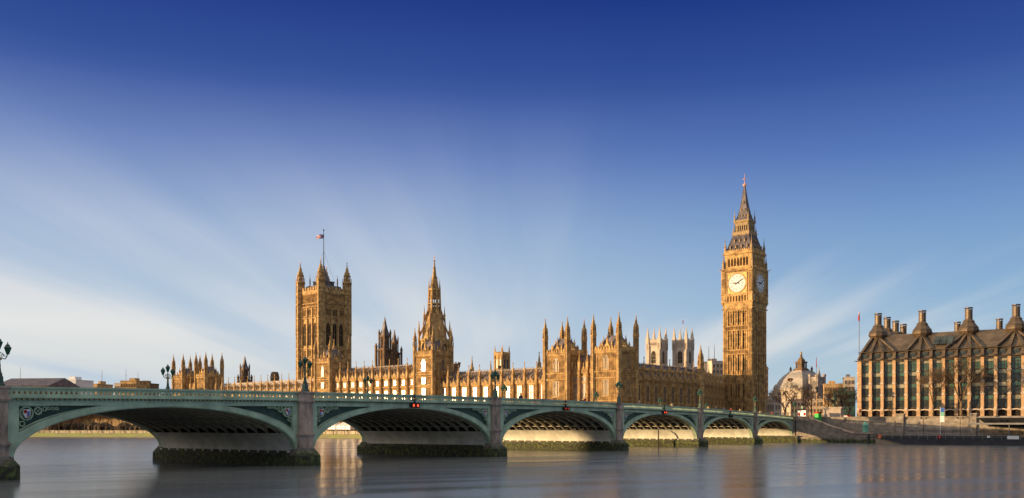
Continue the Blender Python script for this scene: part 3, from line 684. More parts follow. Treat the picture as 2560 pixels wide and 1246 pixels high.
# north pavilion: two turreted towers with a three-bay link
def pavilion(loc_y, label, towers, link, g):
    root = thing('palace_pavilion', label, 'palace wing', pal(0, loc_y), PR, g)
    rows = [(14.2, 5.0, 2.3, 3, (.5,), False), (22.5, 4.4, 2.3, 3, (.45,), True), (6.5, 4.5, 2.3, 3, (.5,), False)]
    for a, b in towers: block(root, -(b-a)/2, -(a+b)/2-loc_y, b-a, b-a, 28.0, 40.2, 33.2, rows, strz=(12.4, 19.6, 21.6), r=.85, roofz=33.2)
    a, b = link; lk = thing('x', 'x', 'x')
    bpy.data.objects.remove(lk)
    return root
n_pav = pavilion(0, 'twin-towered golden stone palace pavilion with eight pinnacled turrets, nearest the clock tower', [(0, 10), (20, 29.5)], (10, 20), 'end pavilions of the riverside palace')
s_pav = pavilion(-236, 'distant twin-towered palace pavilion at the far left end of the riverfront', [(236, 245), (256.4, 265.8)], (245, 256.4), 'end pavilions of the riverside palace')
def sub_wing(name, label, group, a, b, nb, xo, **kw):
    """river-front range between distances a and b from the corner"""
    root = thing(name, label, 'palace wing', pal(xo, -b), PR+pi/2, group)
    wing(root, b-a, nb, **kw); return root
rows_low = [(6.2, 4.4, 1.9, 3, (.5,), False), (13.4, 5.0, 2.0, 3, (.5,), False)]
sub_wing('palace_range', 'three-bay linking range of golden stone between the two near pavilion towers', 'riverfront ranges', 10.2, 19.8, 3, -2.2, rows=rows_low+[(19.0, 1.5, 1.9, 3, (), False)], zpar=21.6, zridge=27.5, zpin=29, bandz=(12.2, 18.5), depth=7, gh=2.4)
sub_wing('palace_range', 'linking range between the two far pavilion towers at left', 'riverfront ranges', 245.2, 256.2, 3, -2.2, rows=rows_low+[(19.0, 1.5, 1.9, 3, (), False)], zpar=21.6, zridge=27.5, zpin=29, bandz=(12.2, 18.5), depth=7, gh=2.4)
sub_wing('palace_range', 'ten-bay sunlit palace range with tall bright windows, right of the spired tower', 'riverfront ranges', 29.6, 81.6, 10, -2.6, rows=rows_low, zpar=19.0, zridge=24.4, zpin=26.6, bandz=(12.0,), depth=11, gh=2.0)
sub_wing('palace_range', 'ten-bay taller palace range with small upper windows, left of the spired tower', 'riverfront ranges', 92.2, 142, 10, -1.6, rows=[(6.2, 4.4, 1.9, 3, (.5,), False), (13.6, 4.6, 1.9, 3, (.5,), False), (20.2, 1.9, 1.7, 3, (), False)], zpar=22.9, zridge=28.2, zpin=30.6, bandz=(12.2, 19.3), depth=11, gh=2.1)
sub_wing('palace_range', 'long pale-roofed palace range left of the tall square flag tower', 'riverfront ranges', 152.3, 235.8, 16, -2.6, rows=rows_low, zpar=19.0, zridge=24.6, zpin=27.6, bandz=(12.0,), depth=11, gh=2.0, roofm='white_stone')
def flank(y0, y1, label, glint=False):
    root = thing('palace_river_tower', label, 'tower', pal(0, -y0), PR, 'square towers flanking the centre of the riverfront')
    w = y1-y0
    rows = [(6.5, 4.5, 2.0, 3, (.5,), False), (13.6, 5, 2.0, 3, (.5,), False), (20.2, 2.4, 2.0, 3, (), False), (25.0, 4.3, 1.8, 3, (), True)]
    block(root, -w/2, -w/2, w, w, 31.0, 41.5, 34.5, rows, strz=(12.2, 19.2, 23.6), r=.75, roofz=36.5)
    return root
fl_n = flank(82, 92, 'square riverfront tower with a sun-flashing window, below the tall spire')
fl_s = flank(142, 152, 'square pinnacled riverfront tower just in front of the tall flag tower')
# the pane that throws the sun back: its glass hangs a little out of true
gl = MB(); gl.box(-.9, .9, -.03, .03, 0, 3.6)
gm_ = mat('sun-catching glass', (.6, .5, .35), .14, 0, metal=1.0)
gp = inst(gl.mesh('pane', gm_), 'pane', fl_n, (.12, -5.0, 25.2))
vd = (CAMP - Vector(pal(.1, -87, 27))).normalized(); hn = (vd+SD).normalized()
loc_n = Matrix.Rotation(-PR, 3, 'Z') @ hn
gp.rotation_euler = (-math.asin(loc_n.z), 0, atan2(loc_n.y, loc_n.x)+pi/2)
gp['label'] = 'window pane flashing back the low sun'

# north return range, in its own shade
def range_between(a, b, nb, label, group=None, **kw):
    """a, b = world xy; facade seen from the north-east, a = left end"""
    d = Vector((b[0]-a[0], b[1]-a[1], 0)); root = thing('palace_range', label, 'palace wing', (a[0], a[1], 0), atan2(d.y, d.x), group or 'shaded ranges facing the bridge')
    wing(root, d.length, nb, **kw)
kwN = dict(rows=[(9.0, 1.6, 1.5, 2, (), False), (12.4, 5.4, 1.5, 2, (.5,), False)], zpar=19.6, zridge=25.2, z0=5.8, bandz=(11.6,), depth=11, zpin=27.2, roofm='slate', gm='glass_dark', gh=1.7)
A_ = pal(-10.2, -1.2); B_ = pal(-53, -1.2); range_between(A_, B_, 8, 'shaded eight-bay palace range facing the bridge, purple-grey roof', **kwN)
CT = cz(1880, 359) ; ctc = Matrix.Rotation(PR, 3, 'Z') @ Vector((-6.1, -6.1, 0)); CTC = (CT.x+ctc.x, CT.y+ctc.y)
se = Matrix.Rotation(PR, 3, 'Z') @ Vector((6.0, -5.5, 0)); E_ = (CTC[0]+se.x, CTC[1]+se.y)
kwN2 = dict(kwN); kwN2['rows'] = [(8.6, 1.8, 2.2, 3, (), False), (12.2, 6.0, 2.4, 4, (.5,), False)]
range_between(B_, E_, 7, 'shaded palace range with large dark windows, joining the clock tower', **kwN2)
t = thing('stair_turret', 'slender brown turret with a pointed cap rising where the shaded range bends', 'turret', (B_[0], B_[1]+.3, 0), PR)
m = MB(); m.lathe(0,0,[(1.3,5.8),(1.3,19),(1.5,19.2),(1.3,19.6),(1.2,24.5),(1.45,24.9),(1.2,25.2)],8,pi/8); m.build('shaft', 'stone', t)
a_, b__ = turret_mesh(1.0, 24, 26.5, 33.5); o = inst(a_, 'cap', t); inst(b__, 'vane', o)

# ---- Victoria-style square tower with flag
vt_c = cz(801.7, 550); vo = Matrix.Rotation(PR, 3, 'Z') @ Vector((-10.3, -10.3, 0)); VT = (vt_c.x+vo.x, vt_c.y+vo.y, 0)
vt = thing('flag_tower', 'tall square stone tower with octagonal corner turrets and a flagpole', 'tower', VT, PR)
w = 20.6; wl = MB(); wl.box(-w/2, w/2, -w/2, w/2, 2.3, 86)
for sd in 'ENSW':
    T = FT(0, 0, w, w, sd); wl.T = T
    strings(wl, -8, 8, [20, 33, 45.2, 51.2, 69.5, 76.3, 78.3, 84.2], .5, .45)
    panelling(wl, -7.2, 7.2, 20.5, 33, .9, .25, .18); panelling(wl, -7.2, 7.2, 77, 84, .72, .25, .16)
    panelling(wl, -7.2, 7.2, 46, 51, .9, .22, .16); panelling(wl, -7.2, 7.2, 69.9, 76.3, .9, .22, .16)
    for u in (-7.4, -2.45, 2.45, 7.4): wl.box(u-.45, u+.45, -.75, .1, 20, 76)
    crenel(wl, -7.6, 7.6, 84.9, 3.4, 2.5, .5)
    wl.T = None
    if sd in 'EN':
        for u in (-4.9, 0, 4.9):
            put_win(vt, T, u, 53.2, 3.0, 13.4, 2, (.5,), True, 'stone', 'void')
            put_win(vt, T, u, 34.4, 3.0, 9.6, 2, (.5,), True, 'stone', 'void')
            put_win(vt, T, u, 46.9, 3.6, 3.4, 4, (), False, 'stone', 'void'); put_win(vt, T, u, 71.4, 3.6, 3.6, 4, (), False, 'stone', 'void')
wl.build('wall', 'stone', vt)
m = MB(); m.sq(0,0,[(17,86),(14.5,90)]); m.sq(0,0,[(9,89.5),(9,92.5),(9.6,92.6),(9.6,93)]); m.build('roof', 'slate', vt)
for k in range(4):
    a = pi/4+k*pi/2; put_turret(vt, 8.3*cos(a), 8.3*sin(a), .35, 86, 92, 97)
TM = MB()
r = 2.55; P = [(r, 2.3)]
for z in (12, 20, 33, 45.3, 51.3, 69.6, 78.4): P += [(r, z-.3), (r*1.12, z), (r*1.12, z+.5), (r, z+.8)]
P += [(r, 84.2), (r*1.15, 85), (r*1.15, 85.6), (r*.98, 86), (r*.98, 91.4), (r*1.2, 91.8), (r*1.2, 92.6), (r*.85, 93)]
TM.lathe(0,0,P,8,pi/8)
for k in range(8):
    a = pi/8+k*pi/4; TM.tube((2.75*cos(a), 2.75*sin(a), 60), (2.75*cos(a), 2.75*sin(a), 95), .22, .1, 4); TM.tube((1.9*cos(a), 1.9*sin(a), 93), (1.9*cos(a), 1.9*sin(a), 96.4), .28, .28, 4)
    TM.tube((2.6*cos(a), 2.6*sin(a), 2.3), (2.6*cos(a), 2.6*sin(a), 84), .2, .2, 4)
TM.lathe(0,0,[(1.2,93),(1.2,96.4)],8); TM.lathe(0,0,[(2.2,96.3),(2.3,96.8),(1.7,97.2),(1.75,98.4),(1.2,98.9),(.75,101),(.9,101.2),(.4,101.6),(.2,103.8)],8,pi/8)
tme = TM.mesh('corner_turret', 'stone'); fm_ = MB(); fm_.tube((0,0,103.5),(0,0,105.4),.12,.08,4); fm_.tube((0,0,104.2),(0,0,104.7),.4,.4,6); fme = fm_.mesh('finial', 'gilt_vane')
for sx_ in (-1, 1):
    for sy_ in (-1, 1): o = inst(tme, 'corner_turret', vt, (sx_*10, sy_*10, 0)); inst(fme, 'finial', o)
m = MB(); m.lathe(0,0,[(3.2,90),(3.2,94),(2.2,97),(1.0,101),(.5,103)],8); m.build('pole_base', 'slate', vt)
m = MB(); m.tube((0,0,95),(0,0,124.5),.30,.16,8); m.tube((0,0,124.4),(0,0,125.2),.4,.4,8)
for a in (0, 2.1, 4.2): m.tube((0,0,112),(8*cos(a),8*sin(a),90),.05,.05,3)
m.build('flagpole', 'iron_dark', vt)
def union_flag(name, parent_loc, rz, s, label):
    t = thing(name, label, 'flag', parent_loc, rz); n = 12
    def wav(x, z): return (x, .35*s*sin(x/s*2.2+.6)*(x/s/1.8), z-.10*x)
    def quad(mb, x0, x1, z0, z1, off):
        for k in range(n):
            a, b = x0+(x1-x0)*k/n, x0+(x1-x0)*(k+1)/n; vs = []
            for x, z in ((a,z0),(b,z0),(b,z1),(a,z1)):
                p = wav(x, z); vs.append((p[0], p[1]-off, p[2]))
            vs += [(p[0], p[1]+2*off, p[2]) for p in vs]
            mb.add(vs, [(0,1,2,3),(7,6,5,4),(0,4,5,1),(3,2,6,7)])
    m = MB(); W_, H_ = 1.8*s, s
    m.mi = 0; quad(m, 0, W_, 0, H_, .02); m.mi = 1; quad(m, W_*.40, W_*.60, -.0, H_, .035); quad(m, 0, W_, H_*.29, H_*.71, .035)
    m.mi = 2; quad(m, W_*.43, W_*.57, -.0, H_, .05); quad(m, 0, W_, H_*.34, H_*.66, .05)
    m.mi = 2
    for a, b, c, d in ((0,0,W_,H_),(0,H_,W_,0)):
        for k in range(n):
            t0, t1 = k/n, (k+1)/n; p = wav(a+(c-a)*t0, b+(d-b)*t0); q = wav(a+(c-a)*t1, b+(d-b)*t1)
            m.mi = 1; m.tube((p[0],p[1],p[2]), (q[0],q[1],q[2]), .06*s, .06*s, 4)
    m.build('cloth', ['blue', 'white', 'red'], t)
    return t
union_flag('flag', (VT[0], VT[1], 119.6), atan2(-RT.y, -RT.x), 2.6, 'red, white and blue flag flying from the tall square tower')

# ---- central spire
ct = cz(1086, 440); t = thing('spire_tower', 'octagonal central tower rising through pinnacled stages to a sharp stone spire', 'tower', (ct.x, ct.y, 0), PR)
m = MB(); m.lathe(0,0,[(8.2,2.3),(8.2,34),(8.5,34.3),(8.5,35),(7.7,35.4),(7.6,44.5),(8.0,45),(8.0,45.8),(6.6,46),(5.6,50),(4.3,56.0),(3.6,58)],8,pi/8); m.build('drum', 'stone', t)
for k in range(8):
    a = k*pi/4+pi/8; b = MB()
    b.tube((7.9*cos(a),7.9*sin(a),30),(7.9*cos(a),7.9*sin(a),49),.62,.5,6); b.lathe(7.9*cos(a),7.9*sin(a),[(.7,49),(.7,49.6),(.45,50),(.25,52.5),(.02,55)],6)
    b.tube((5.9*cos(a),5.9*sin(a),46),(5.3*cos(a),5.3*sin(a),57),.45,.35,6); b.lathe(5.2*cos(a),5.2*sin(a),[(.5,57),(.55,57.5),(.3,58),(.02,62)],6)
    b.tube((7.6*cos(a),7.6*sin(a),47.5),(5.4*cos(a),5.4*sin(a),52.5),.3,.3,4); b.tube((5.2*cos(a),5.2*sin(a),54.5),(3.4*cos(a),3.4*sin(a),60),.25,.25,4)
    b.tube((3.1*cos(a),3.1*sin(a),57),(2.75*cos(a),2.75*sin(a),71),.62,.45,6); b.lathe(2.75*cos(a),2.75*sin(a),[(.4,71),(.22,72),(.02,75)],6)
    b.tube((2.0*cos(a),2.0*sin(a),69),(1.75*cos(a),1.75*sin(a),76),.2,.05,4)
    b.build('buttress', 'stone', t)
    a2 = k*pi/4
    Tm = Matrix.Rotation(a2+pi/2, 4, 'Z') @ Matrix.Translation((0, -7.05, 0))
    put_win(t, Tm, 0, 36.4, 2.2, 7.2, 2, (.5,), True, 'stone', 'void')
m = MB(); m.lathe(0,0,[(2.7,57),(2.5,61.5)],8); m.lathe(0,0,[(2.2,65.6),(2.5,66.2),(2.3,70)],8);
for k in range(8): m.tube((2.5*cos(k*pi/4),2.5*sin(k*pi/4),57),(2.3*cos(k*pi/4),2.3*sin(k*pi/4),70),.2,.2,4)
m.lathe(0,0,[(3.1,65.4),(3.0,66)],8,pi/8); m.lathe(0,0,[(3.4,62.5),(3.4,63.2)],8,pi/8); m.lathe(0,0,[(3.2,69.2),(3.2,70)],8,pi/8); m.lathe(0,0,[(3.7,57.4),(3.7,58.2)],8,pi/8); m.build('lantern', 'stone', t)
m = MB(); m.lathe(0,0,[(2.4,69.8),(1.9,71),(1.35,75),(1.5,75.2),(1.5,75.6),(1.15,75.8),(.65,80),(.75,80.2),(.5,80.5),(.22,83.2),(.4,83.4),(.3,84)],8,pi/8); o = m.build('spire', 'stone', t)
m = MB(); m.tube((0,0,83.6),(0,0,86.4),.1,.06,4); m.tube((0,0,85),(0,0,85.5),.3,.3,6); m.build('finial', 'gilt_vane', o)

# ---- dark ventilation towers behind the left range
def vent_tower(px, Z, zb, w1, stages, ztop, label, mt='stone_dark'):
    c = cz(px, Z); t = thing('ventilation_tower', label, 'turret', (c.x, c.y, 0), PR)
    m = MB(); z = 2.3; m.sq(0,0,[(w1*1.05,2.3),(w1*1.05,zb)]); m.build('base', mt, t)
    zz = zb
    for (w, z1) in stages:
        s = MB(); s.sq(0,0,[(w*1.08,zz),(w*1.08,zz+.5),(w*.8,zz+.6),(w*.8,z1-.8),(w*1.06,z1-.6),(w*1.06,z1)])
        for sx_ in (-1,1):
            for sy_ in (-1,1): s.sq(sx_*w/2, sy_*w/2, [(w*.16,zz),(w*.16,z1+1.0),(w*.22,z1+1.1),(.03,z1+3.2)])
        for sd in 'ENSW':
            s.T = FT(0,0,w*.86,w*.86,sd)
            for q in (-.22, 0, .22): s.box(q*w-.12, q*w+.12, -.15, .3, zz+.4, z1-.4)
            s.T = None
        s.build('stage', mt, t); zz = z1
    w = stages[-1][0]; s = MB(); s.sq(0,0,[(w*.95,zz),(w*.55,zz+(ztop-zz)*.3),(w*.25,zz+(ztop-zz)*.7),(.1,ztop)]); s.build('cap', 'slate', t)
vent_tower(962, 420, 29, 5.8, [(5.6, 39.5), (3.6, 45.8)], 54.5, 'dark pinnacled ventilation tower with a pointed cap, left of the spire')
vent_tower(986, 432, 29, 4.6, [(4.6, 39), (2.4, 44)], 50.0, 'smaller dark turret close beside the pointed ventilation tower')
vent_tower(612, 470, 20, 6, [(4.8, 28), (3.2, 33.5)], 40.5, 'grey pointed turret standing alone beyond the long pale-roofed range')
c = cz(687, 455); t = thing('roof_turret', 'stumpy weathered stone turret behind the pale-roofed range', 'turret', (c.x, c.y, 0), PR)
m = MB(); m.lathe(0,0,[(2.6,2.3),(2.6,24),(2.2,24.5),(2.2,29),(1.9,30.5),(1.5,31.3)],8,pi/8); m.build('shaft', 'stone_dark', t); m = MB(); m.lathe(0,0,[(2.35,28.2),(2.35,28.8)],8,pi/8); m.build('collar', 'stone', t)
# small four-pinnacle tower
c = cz(1255, 400); t = thing('belfry_turret', 'small square louvred turret with four thin pinnacles above the right-hand range', 'turret', (c.x, c.y, 0), PR)
m = MB(); w = 4.4; m.sq(0,0,[(6.5,2.3),(6.2,24),(w,28),(w,35),(w*1.1,35.1),(w*1.1,35.6)])
for sd in 'ENSW':
    m.T = FT(0,0,w,w,sd); crenel(m, -w/2+.2, w/2-.2, 35.6, 1.0, .9)
    for q in (-1.9, -.05, 1.9): m.box(q-.2, q+.2, -.25, .1, 28, 35)
    m.T = None
for sx_ in (-1,1):
    for sy_ in (-1,1): m.sq(sx_*w/2, sy_*w/2, [(.7,27),(.7,36.5),(.55,36.6),(.05,39.6)])
m.build('tower', 'stone', t)
for sd in 'EN':
    for u in (-1, 1): put_win(t, FT(0,0,w,w,sd), u, 29.6, 1.1, 3.8, 1, (), False, 'stone', 'glass_dark')
# chimney-like castellated turret and low dark roofs behind the range
c = cz(1139, 395); t = thing('castellated_chimney', 'castellated stone chimney right of the spired tower', 'chimney', (c.x, c.y, 0), PR)
m = MB(); m.lathe(0,0,[(1.7,2.3),(1.7,29.5),(2.1,30),(2.1,31.2)],8,pi/8)
for k in range(8): m.tube((1.8*cos(k*pi/4),1.8*sin(k*pi/4),31),(1.8*cos(k*pi/4),1.8*sin(k*pi/4),31.9),.4,.4,4)
m.build('shaft', 'stone_dark', t)
def rear_hall(px, Z, L_, dep, ze, zr, label, mt='slate'):
    c = cz(px, Z); t = thing('rear_hall', label, 'building', (c.x, c.y, 0), PR+pi/2)
    m = MB(); m.box(-L_/2, L_/2, 0, dep, 2.3, ze); m.build('wall', 'stone', t)
    m = MB(); m.add([(-L_/2,-.3,ze),(L_/2,-.3,ze),(L_/2,dep/2,zr),(-L_/2,dep/2,zr),(L_/2,dep+.3,ze),(-L_/2,dep+.3,ze)], [(0,1,2,3),(3,2,4,5),(0,3,5),(1,4,2),(0,5,4,1)])
    for k in range(int(L_/2)): m.tube((-L_/2+1+2*k, -.25, ze+.05), (-L_/2+1+2*k, dep/2, zr+.05), .1, .1, 4)
    m.build('roof', mt, t); return t
rear_hall(1180, 385, 34, 12, 24.5, 27.5, 'long dark-roofed hall behind the range, right of the spired tower')
rear_hall(1300, 372, 22, 10, 22.5, 25.5, 'low dark-roofed hall just behind the right-hand range')
for px, Z, zt in ((1180, 360, 32), (1227, 372, 31), (1348, 350, 33)):
    c = cz(px, Z); t = thing('roof_pinnacle', {1180: 'thin stone pinnacle behind the range, right of the castellated chimney', 1227: 'short pointed turret just left of the four-pinnacle turret', 1348: 'slim pointed turret just left of the near pavilion'}[px], 'pinnacle', (c.x, c.y, 0), PR)
    m = MB(); m.lathe(0,0,[(.9,10),(.9,zt-7),(1.15,zt-6.8),(1.15,zt-6.2),(.8,zt-6),(.75,zt-4.5),(.45,zt-4),(.1,zt-.8),(.25,zt-.6),(.03,zt)],8); m.build('shaft', 'stone', t)
# white marquees on the riverside terrace
for k in range(9):
    x, y, _ = pal(2.6, -128-k*9.2)
    t = thing('terrace_marquee', 'white marquee on the riverside terrace, glimpsed through the second arch', 'marquee', (x, y, 2.3), PR, 'white marquees along the terrace')
    m = MB(); m.box(-2, 2, -4.4, 4.4, .9, 2.4)
    for yy in (-4.3, -1.4, 1.4, 4.3): m.tube((2.05, yy, 0), (2.05, yy, 2.5), .09)
    m.build('side_walls', 'white', t)
    m = MB(); m.add([(-2.3,-4.5,2.4),(2.3,-4.5,2.4),(2.3,4.5,2.4),(-2.3,4.5,2.4),(0,-3,3.7),(0,3,3.7)], [(0,1,4),(1,2,5,4),(2,3,5),(3,0,4,5),(3,2,1,0)]); m.build('canopy', 'white', t)
# ------------------------------------------------------------------ clock tower
ck = thing('clock_tower', 'tall golden stone clock tower with white dials and a tapering dark spire', 'tower', (CTC[0], CTC[1], 0), PR)
HW = 6.0
wl = MB(); wl.sq(0,0,[(12,5.8),(12,50.6),(12.5,51.4),(13.1,53.2)])
bands = [14.2, 15.6, 22.4, 24.6, 32.6, 34.4, 42.0, 44.0]
for sd in 'ENSW':
    wl.T = FT(0,0,12,12,sd)
    for z in (14.2, 22.6, 24.6, 32.8, 34.4, 42.2, 43.9): strings(wl, -6.3, 6.3, [z], .34, .28)
    for z0, z1 in ((6, 14.2), (15.2, 22.6), (25, 32.8), (34.8, 42.2), (44.3, 50.4)):
        for k in range(9):
            u = -4.2+8.4*k/8; d = .5 if k % 2 == 0 else .22; wd = .34 if k % 2 == 0 else .2; wl.box(u-wd/2, u+wd/2, -d, .02, z0, z1)
        if z1 > 33:
            for k in range(4):
                u = -4.2+8.4*(k*2+1)/8
                for q in range(int((z1-z0)/1.9)): wl.box(u-.8, u+.8, -.15, .02, z0+.9+1.9*q, z0+1.05+1.9*q)
    for a, b in ((22.9, 24.6), (33.1, 34.4), (42.5, 43.9)): panelling(wl, -4.8, 4.8, a, b, .6, .3, .2)
    for k in range(8):
        u = -4.2+8.4*(k+.5)/8; wl.plate([(u-.45, 50.2), (u-.45, 49.2), (u, 50.4), (u+.45, 49.2), (u+.45, 50.6), (u-.45, 50.6)], -.5, 0)
    for u in (-5.35, 5.35):
        wl.box(u-.75, u+.75, -.35, .02, 5.8, 51)
        for q in (-.4, 0, .4): wl.box(u+q-.08, u+q+.08, -.5, -.3, 15.5, 50.5)
    strings(wl, -6.7, 6.7, [50.7, 52.6], .5, .35)
wl.T = None
wl.build('shaft', 'stone', ck)
for sd in 'EN':
    T = FT(0,0,12,12,sd)
    for z0, h in ((8.5, 4.2), (15.9, 5.2), (26.5, 5), (36, 5), (45.2, 4)):
        for k in (1, 3, 4, 6):
            u = -4.2+8.4*(k+.5)/8
            m = MB(); m.box(-.2, .2, -.06, .02, 0, h); o = m.build('slit_window', 'void', ck); o.matrix_local = T @ Matrix.Translation((u, -.0, z0))
cs = MB(); cs.sq(0,0,[(13.0,53.1),(13.0,66.4),(13.4,66.5),(13.4,67.0)])
for sd in 'ENSW':
    cs.T = FT(0,0,13,13,sd)
    strings(cs, -6.8, 6.8, [53.2, 56.4, 65.9], .4, .3)
    for k in range(8):
        u = -4.3+8.6*k/7; cs.box(u-.18, u+.18, -.45, .02, 53.6, 56.4)
    for k in range(7):
        u = -4.3+8.6*(k+.5)/7; cs.plate([(u-.45, 56.4), (u-.45, 55.4), (u, 56.1), (u+.45, 55.4), (u+.45, 56.4)], -.38, 0)
    for u in (-5.7, 5.7):
        cs.box(u-.85, u+.85, -.4, .02, 53.3, 66.2)
        for q in (-.45, 0, .45): cs.box(u+q-.1, u+q+.1, -.56, -.35, 57, 65.5)
    panelling(cs, -4.4, 4.4, 65.0, 65.9, .5, .3, .2)
    cs.box(-4.75, 4.75, -.30, .02, 64.9, 65.3)
    cs.tube((-6.5,-.6,66.6),(-6.5,-1.6,66.9),.16,.1,4); cs.tube((6.5,-.6,66.6),(6.5,-1.6,66.9),.16,.1,4)
cs.T = None
cs.build('clock_stage', 'stone', ck)
M['dial'] = mat('opal dial glass', (.80, .78, .72), .35, .05, 2); M['ink'] = mat('dial ironwork', (.03, .035, .05), .5, 0)
for sd in 'ENSW':
    T = FT(0,0,13,13,sd) @ Matrix.Translation((0, 0, 60.9))
    f = MB(); f.mi = 0; f.box(-4.4, 4.4, -.16, .02, -4.2, 4.2); f.mi = 1
    for a, b, c, d in ((-4.4, 4.4, 3.95, 4.25), (-4.4, 4.4, -4.25, -3.95), (-4.4, -4.1, -4, 4), (4.1, 4.4, -4, 4)): f.box(a, b, -.34, -.1, c, d)
    f.ring(0, 0, 4.05, 3.6, -.36, -.1, 40)
    f.mi = 0
    for sx_ in (-1, 1):
        for sz in (-1, 1): f.ring(sx_*3.35, sz*3.35, .55, .3, -.26, -.1, 10)
    o = f.build('dial_surround', ['gold', 'stone_pale'], ck); o.matrix_local = T
    d = MB(); d.plate([(3.62*cos(2*pi*k/48), 3.62*sin(2*pi*k/48)) for k in range(48)], -.26, -.05); dd = d.build('dial', 'dial', ck); dd.matrix_local = T
    n = MB(); n.ring(0,0,3.62,3.5,-.30,-.2,48); n.ring(0,0,3.0,2.95,-.285,-.25,40); n.ring(0,0,2.15,2.09,-.285,-.25,32); n.ring(0,0,1.2,1.15,-.28,-.25,24)
    for k in range(12):
        a = pi/2-k*pi/6; n.tube((2.25*cos(a), -.27, 2.25*sin(a)), (2.9*cos(a), -.27, 2.9*sin(a)), .13, .13, 4)
        n.tube((1.2*cos(a), -.262, 1.2*sin(a)), (2.1*cos(a), -.262, 2.1*sin(a)), .03, .03, 4)
    for k in range(60):
        a = k*pi/30; n.tube((3.1*cos(a), -.27, 3.1*sin(a)), (3.35*cos(a), -.27, 3.35*sin(a)), .035, .035, 4)
    n.build('numerals', 'ink', dd)
    for nm, ang, L_, w_ in (('hour_hand', 9+10/60, 2.15, .2), ('minute_hand', 10/5, 3.35, .13)):
        a = pi/2-ang*pi/6; h = MB(); ux, uz = cos(a), sin(a)
        h.plate([(-ux*.9-uz*w_*1.3, -uz*.9+ux*w_*1.3), (-ux*.9+uz*w_*1.3, -uz*.9-ux*w_*1.3), (ux*L_*.7+uz*w_, uz*L_*.7-ux*w_), (ux*L_, uz*L_), (ux*L_*.7-uz*w_, uz*L_*.7+ux*w_)], -.42 if nm[0] == 'h' else -.50, -.36 if nm[0] == 'h' else -.44)
        h.build(nm, 'ink', dd)
bf = MB(); bf.sq(0,0,[(9.6,67),(9.6,72.2)])
bf.sq(0,0,[(11.6,66.9),(11.6,67.8)]); bf.sq(0,0,[(11.6,71.4),(11.8,72.2),(12.6,72.6),(12.6,73.3),(11.9,73.4),(11.9,73.9)])
for sd in 'ENSW':
    bf.T = FT(0,0,11.5,11.5,sd)
    for k in range(8):
        u = -4.5+9*k/7; bf.box(u-.24, u+.24, -.1, .8, 67.6, 71.6)
    for k in range(7):
        u = -4.5+9*(k+.5)/7; bf.plate([(u-.45, 71.5), (u-.45, 70.2), (u-.2, 71), (u, 71.3), (u+.2, 71), (u+.45, 70.2), (u+.45, 71.5)], -.05, .5)
    bf.box(-5.75, -4.6, -.12, 1.2, 67, 71.8); bf.box(4.6, 5.75, -.12, 1.2, 67, 71.8)
    crenel(bf, -5.9, 5.9, 73.6, .8, .8, .3)
bf.T = None
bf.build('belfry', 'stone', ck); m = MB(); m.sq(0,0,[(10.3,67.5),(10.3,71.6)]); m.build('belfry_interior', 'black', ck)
def corner_pin(h, s):
    m = MB(); m.sq(0,0,[(.9*s,0),(.9*s,h*.35),(1.1*s,h*.37),(.6*s,h*.42),(.2*s,h*.72),(.4*s,h*.74),(.12*s,h*.78),(.05,h)]); m.tube((-.35*s,0,h*.88),(.35*s,0,h*.88),.06*s); return m.mesh('corner_pinnacle', 'gilt_stone')
cp = corner_pin(6.5, .8); cp2 = corner_pin(4.8, .5)
for sx_ in (-1,1):
    for sy_ in (-1,1): inst(cp, 'corner_pinnacle', ck, (sx_*6.2, sy_*6.2, 67)); inst(cp, 'corner_pinnacle', ck, (sx_*5.6, sy_*5.6, 73.4)); inst(cp2, 'corner_pinnacle', ck, (sx_*3.25, sy_*3.25, 80.6)); inst(cp2, 'corner_pinnacle', ck, (sx_*2.9, sy_*2.9, 86.3))
r1 = MB(); r1.sq(0,0,[(11.2,73.7),(9.3,76.2),(7.6,79.0),(6.9,80.5)])
for sd in 'ENSW':
    r1.T = FT(0,0,0,0,sd)
    for k in range(15):
        q = -1+2*k/14; r1.tube((q*5.55, -5.62, 73.8), (q*4.6, -4.68, 76.2), .07, .07, 3); r1.tube((q*4.6, -4.68, 76.2), (q*3.4, -3.5, 80.4), .07, .07, 3)
r1.T = None; ro = r1.build('lower_roof', 'slate', ck)
dm = MB(); dm.box(-.24, .24, -.4, .9, 0, .75); dm.plate([(-.36, .7), (.36, .7), (0, 1.3)], -.45, .9); dme = dm.mesh('dormer', 'gilt_stone')
for sd in 'ENSW':
    for z, hw, us in ((75.0, 5.1, (-3.6, -1.2, 1.2, 3.6)), (77.4, 4.2, (-2.2, 0, 2.2))):
        for u in us: o = inst(dme, 'dormer', ro); o.matrix_local = FT(0,0,2*hw,2*hw,sd) @ Matrix.Translation((u, 0, z))
ls = MB(); ls.sq(0,0,[(7.0,80.3),(7.3,80.7),(7.3,81.6),(6.9,81.7)]); ls.sq(0,0,[(5.6,84.6),(5.9,85.3),(6.6,85.9),(6.6,86.4)])
for sd in 'ENSW':
    ls.T = FT(0,0,5.8,5.8,sd)
    for k in range(7): ls.box(-2.75+5.5*k/6-.17, -2.75+5.5*k/6+.17, -.02, .4, 81.5, 84.9)
    for k in range(6):
        u = -2.75+5.5*(k+.5)/6; ls.plate([(u-.3, 84.8), (u-.3, 83.9), (u, 84.4), (u+.3, 83.9), (u+.3, 84.8)], 0, .3)
    crenel(ls, -3.4, 3.4, 81.4, .7, .6, .5)
ls.T = None; ls.build('lantern_stage', 'gilt_stone', ck)
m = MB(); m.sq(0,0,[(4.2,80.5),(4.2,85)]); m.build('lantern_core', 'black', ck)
spz = [(5.6,86.3),(4.5,87.4),(3.55,89.2),(2.6,91.8),(1.75,94.6),(1.15,97.2),(.6,99.6),(.35,100.4)]
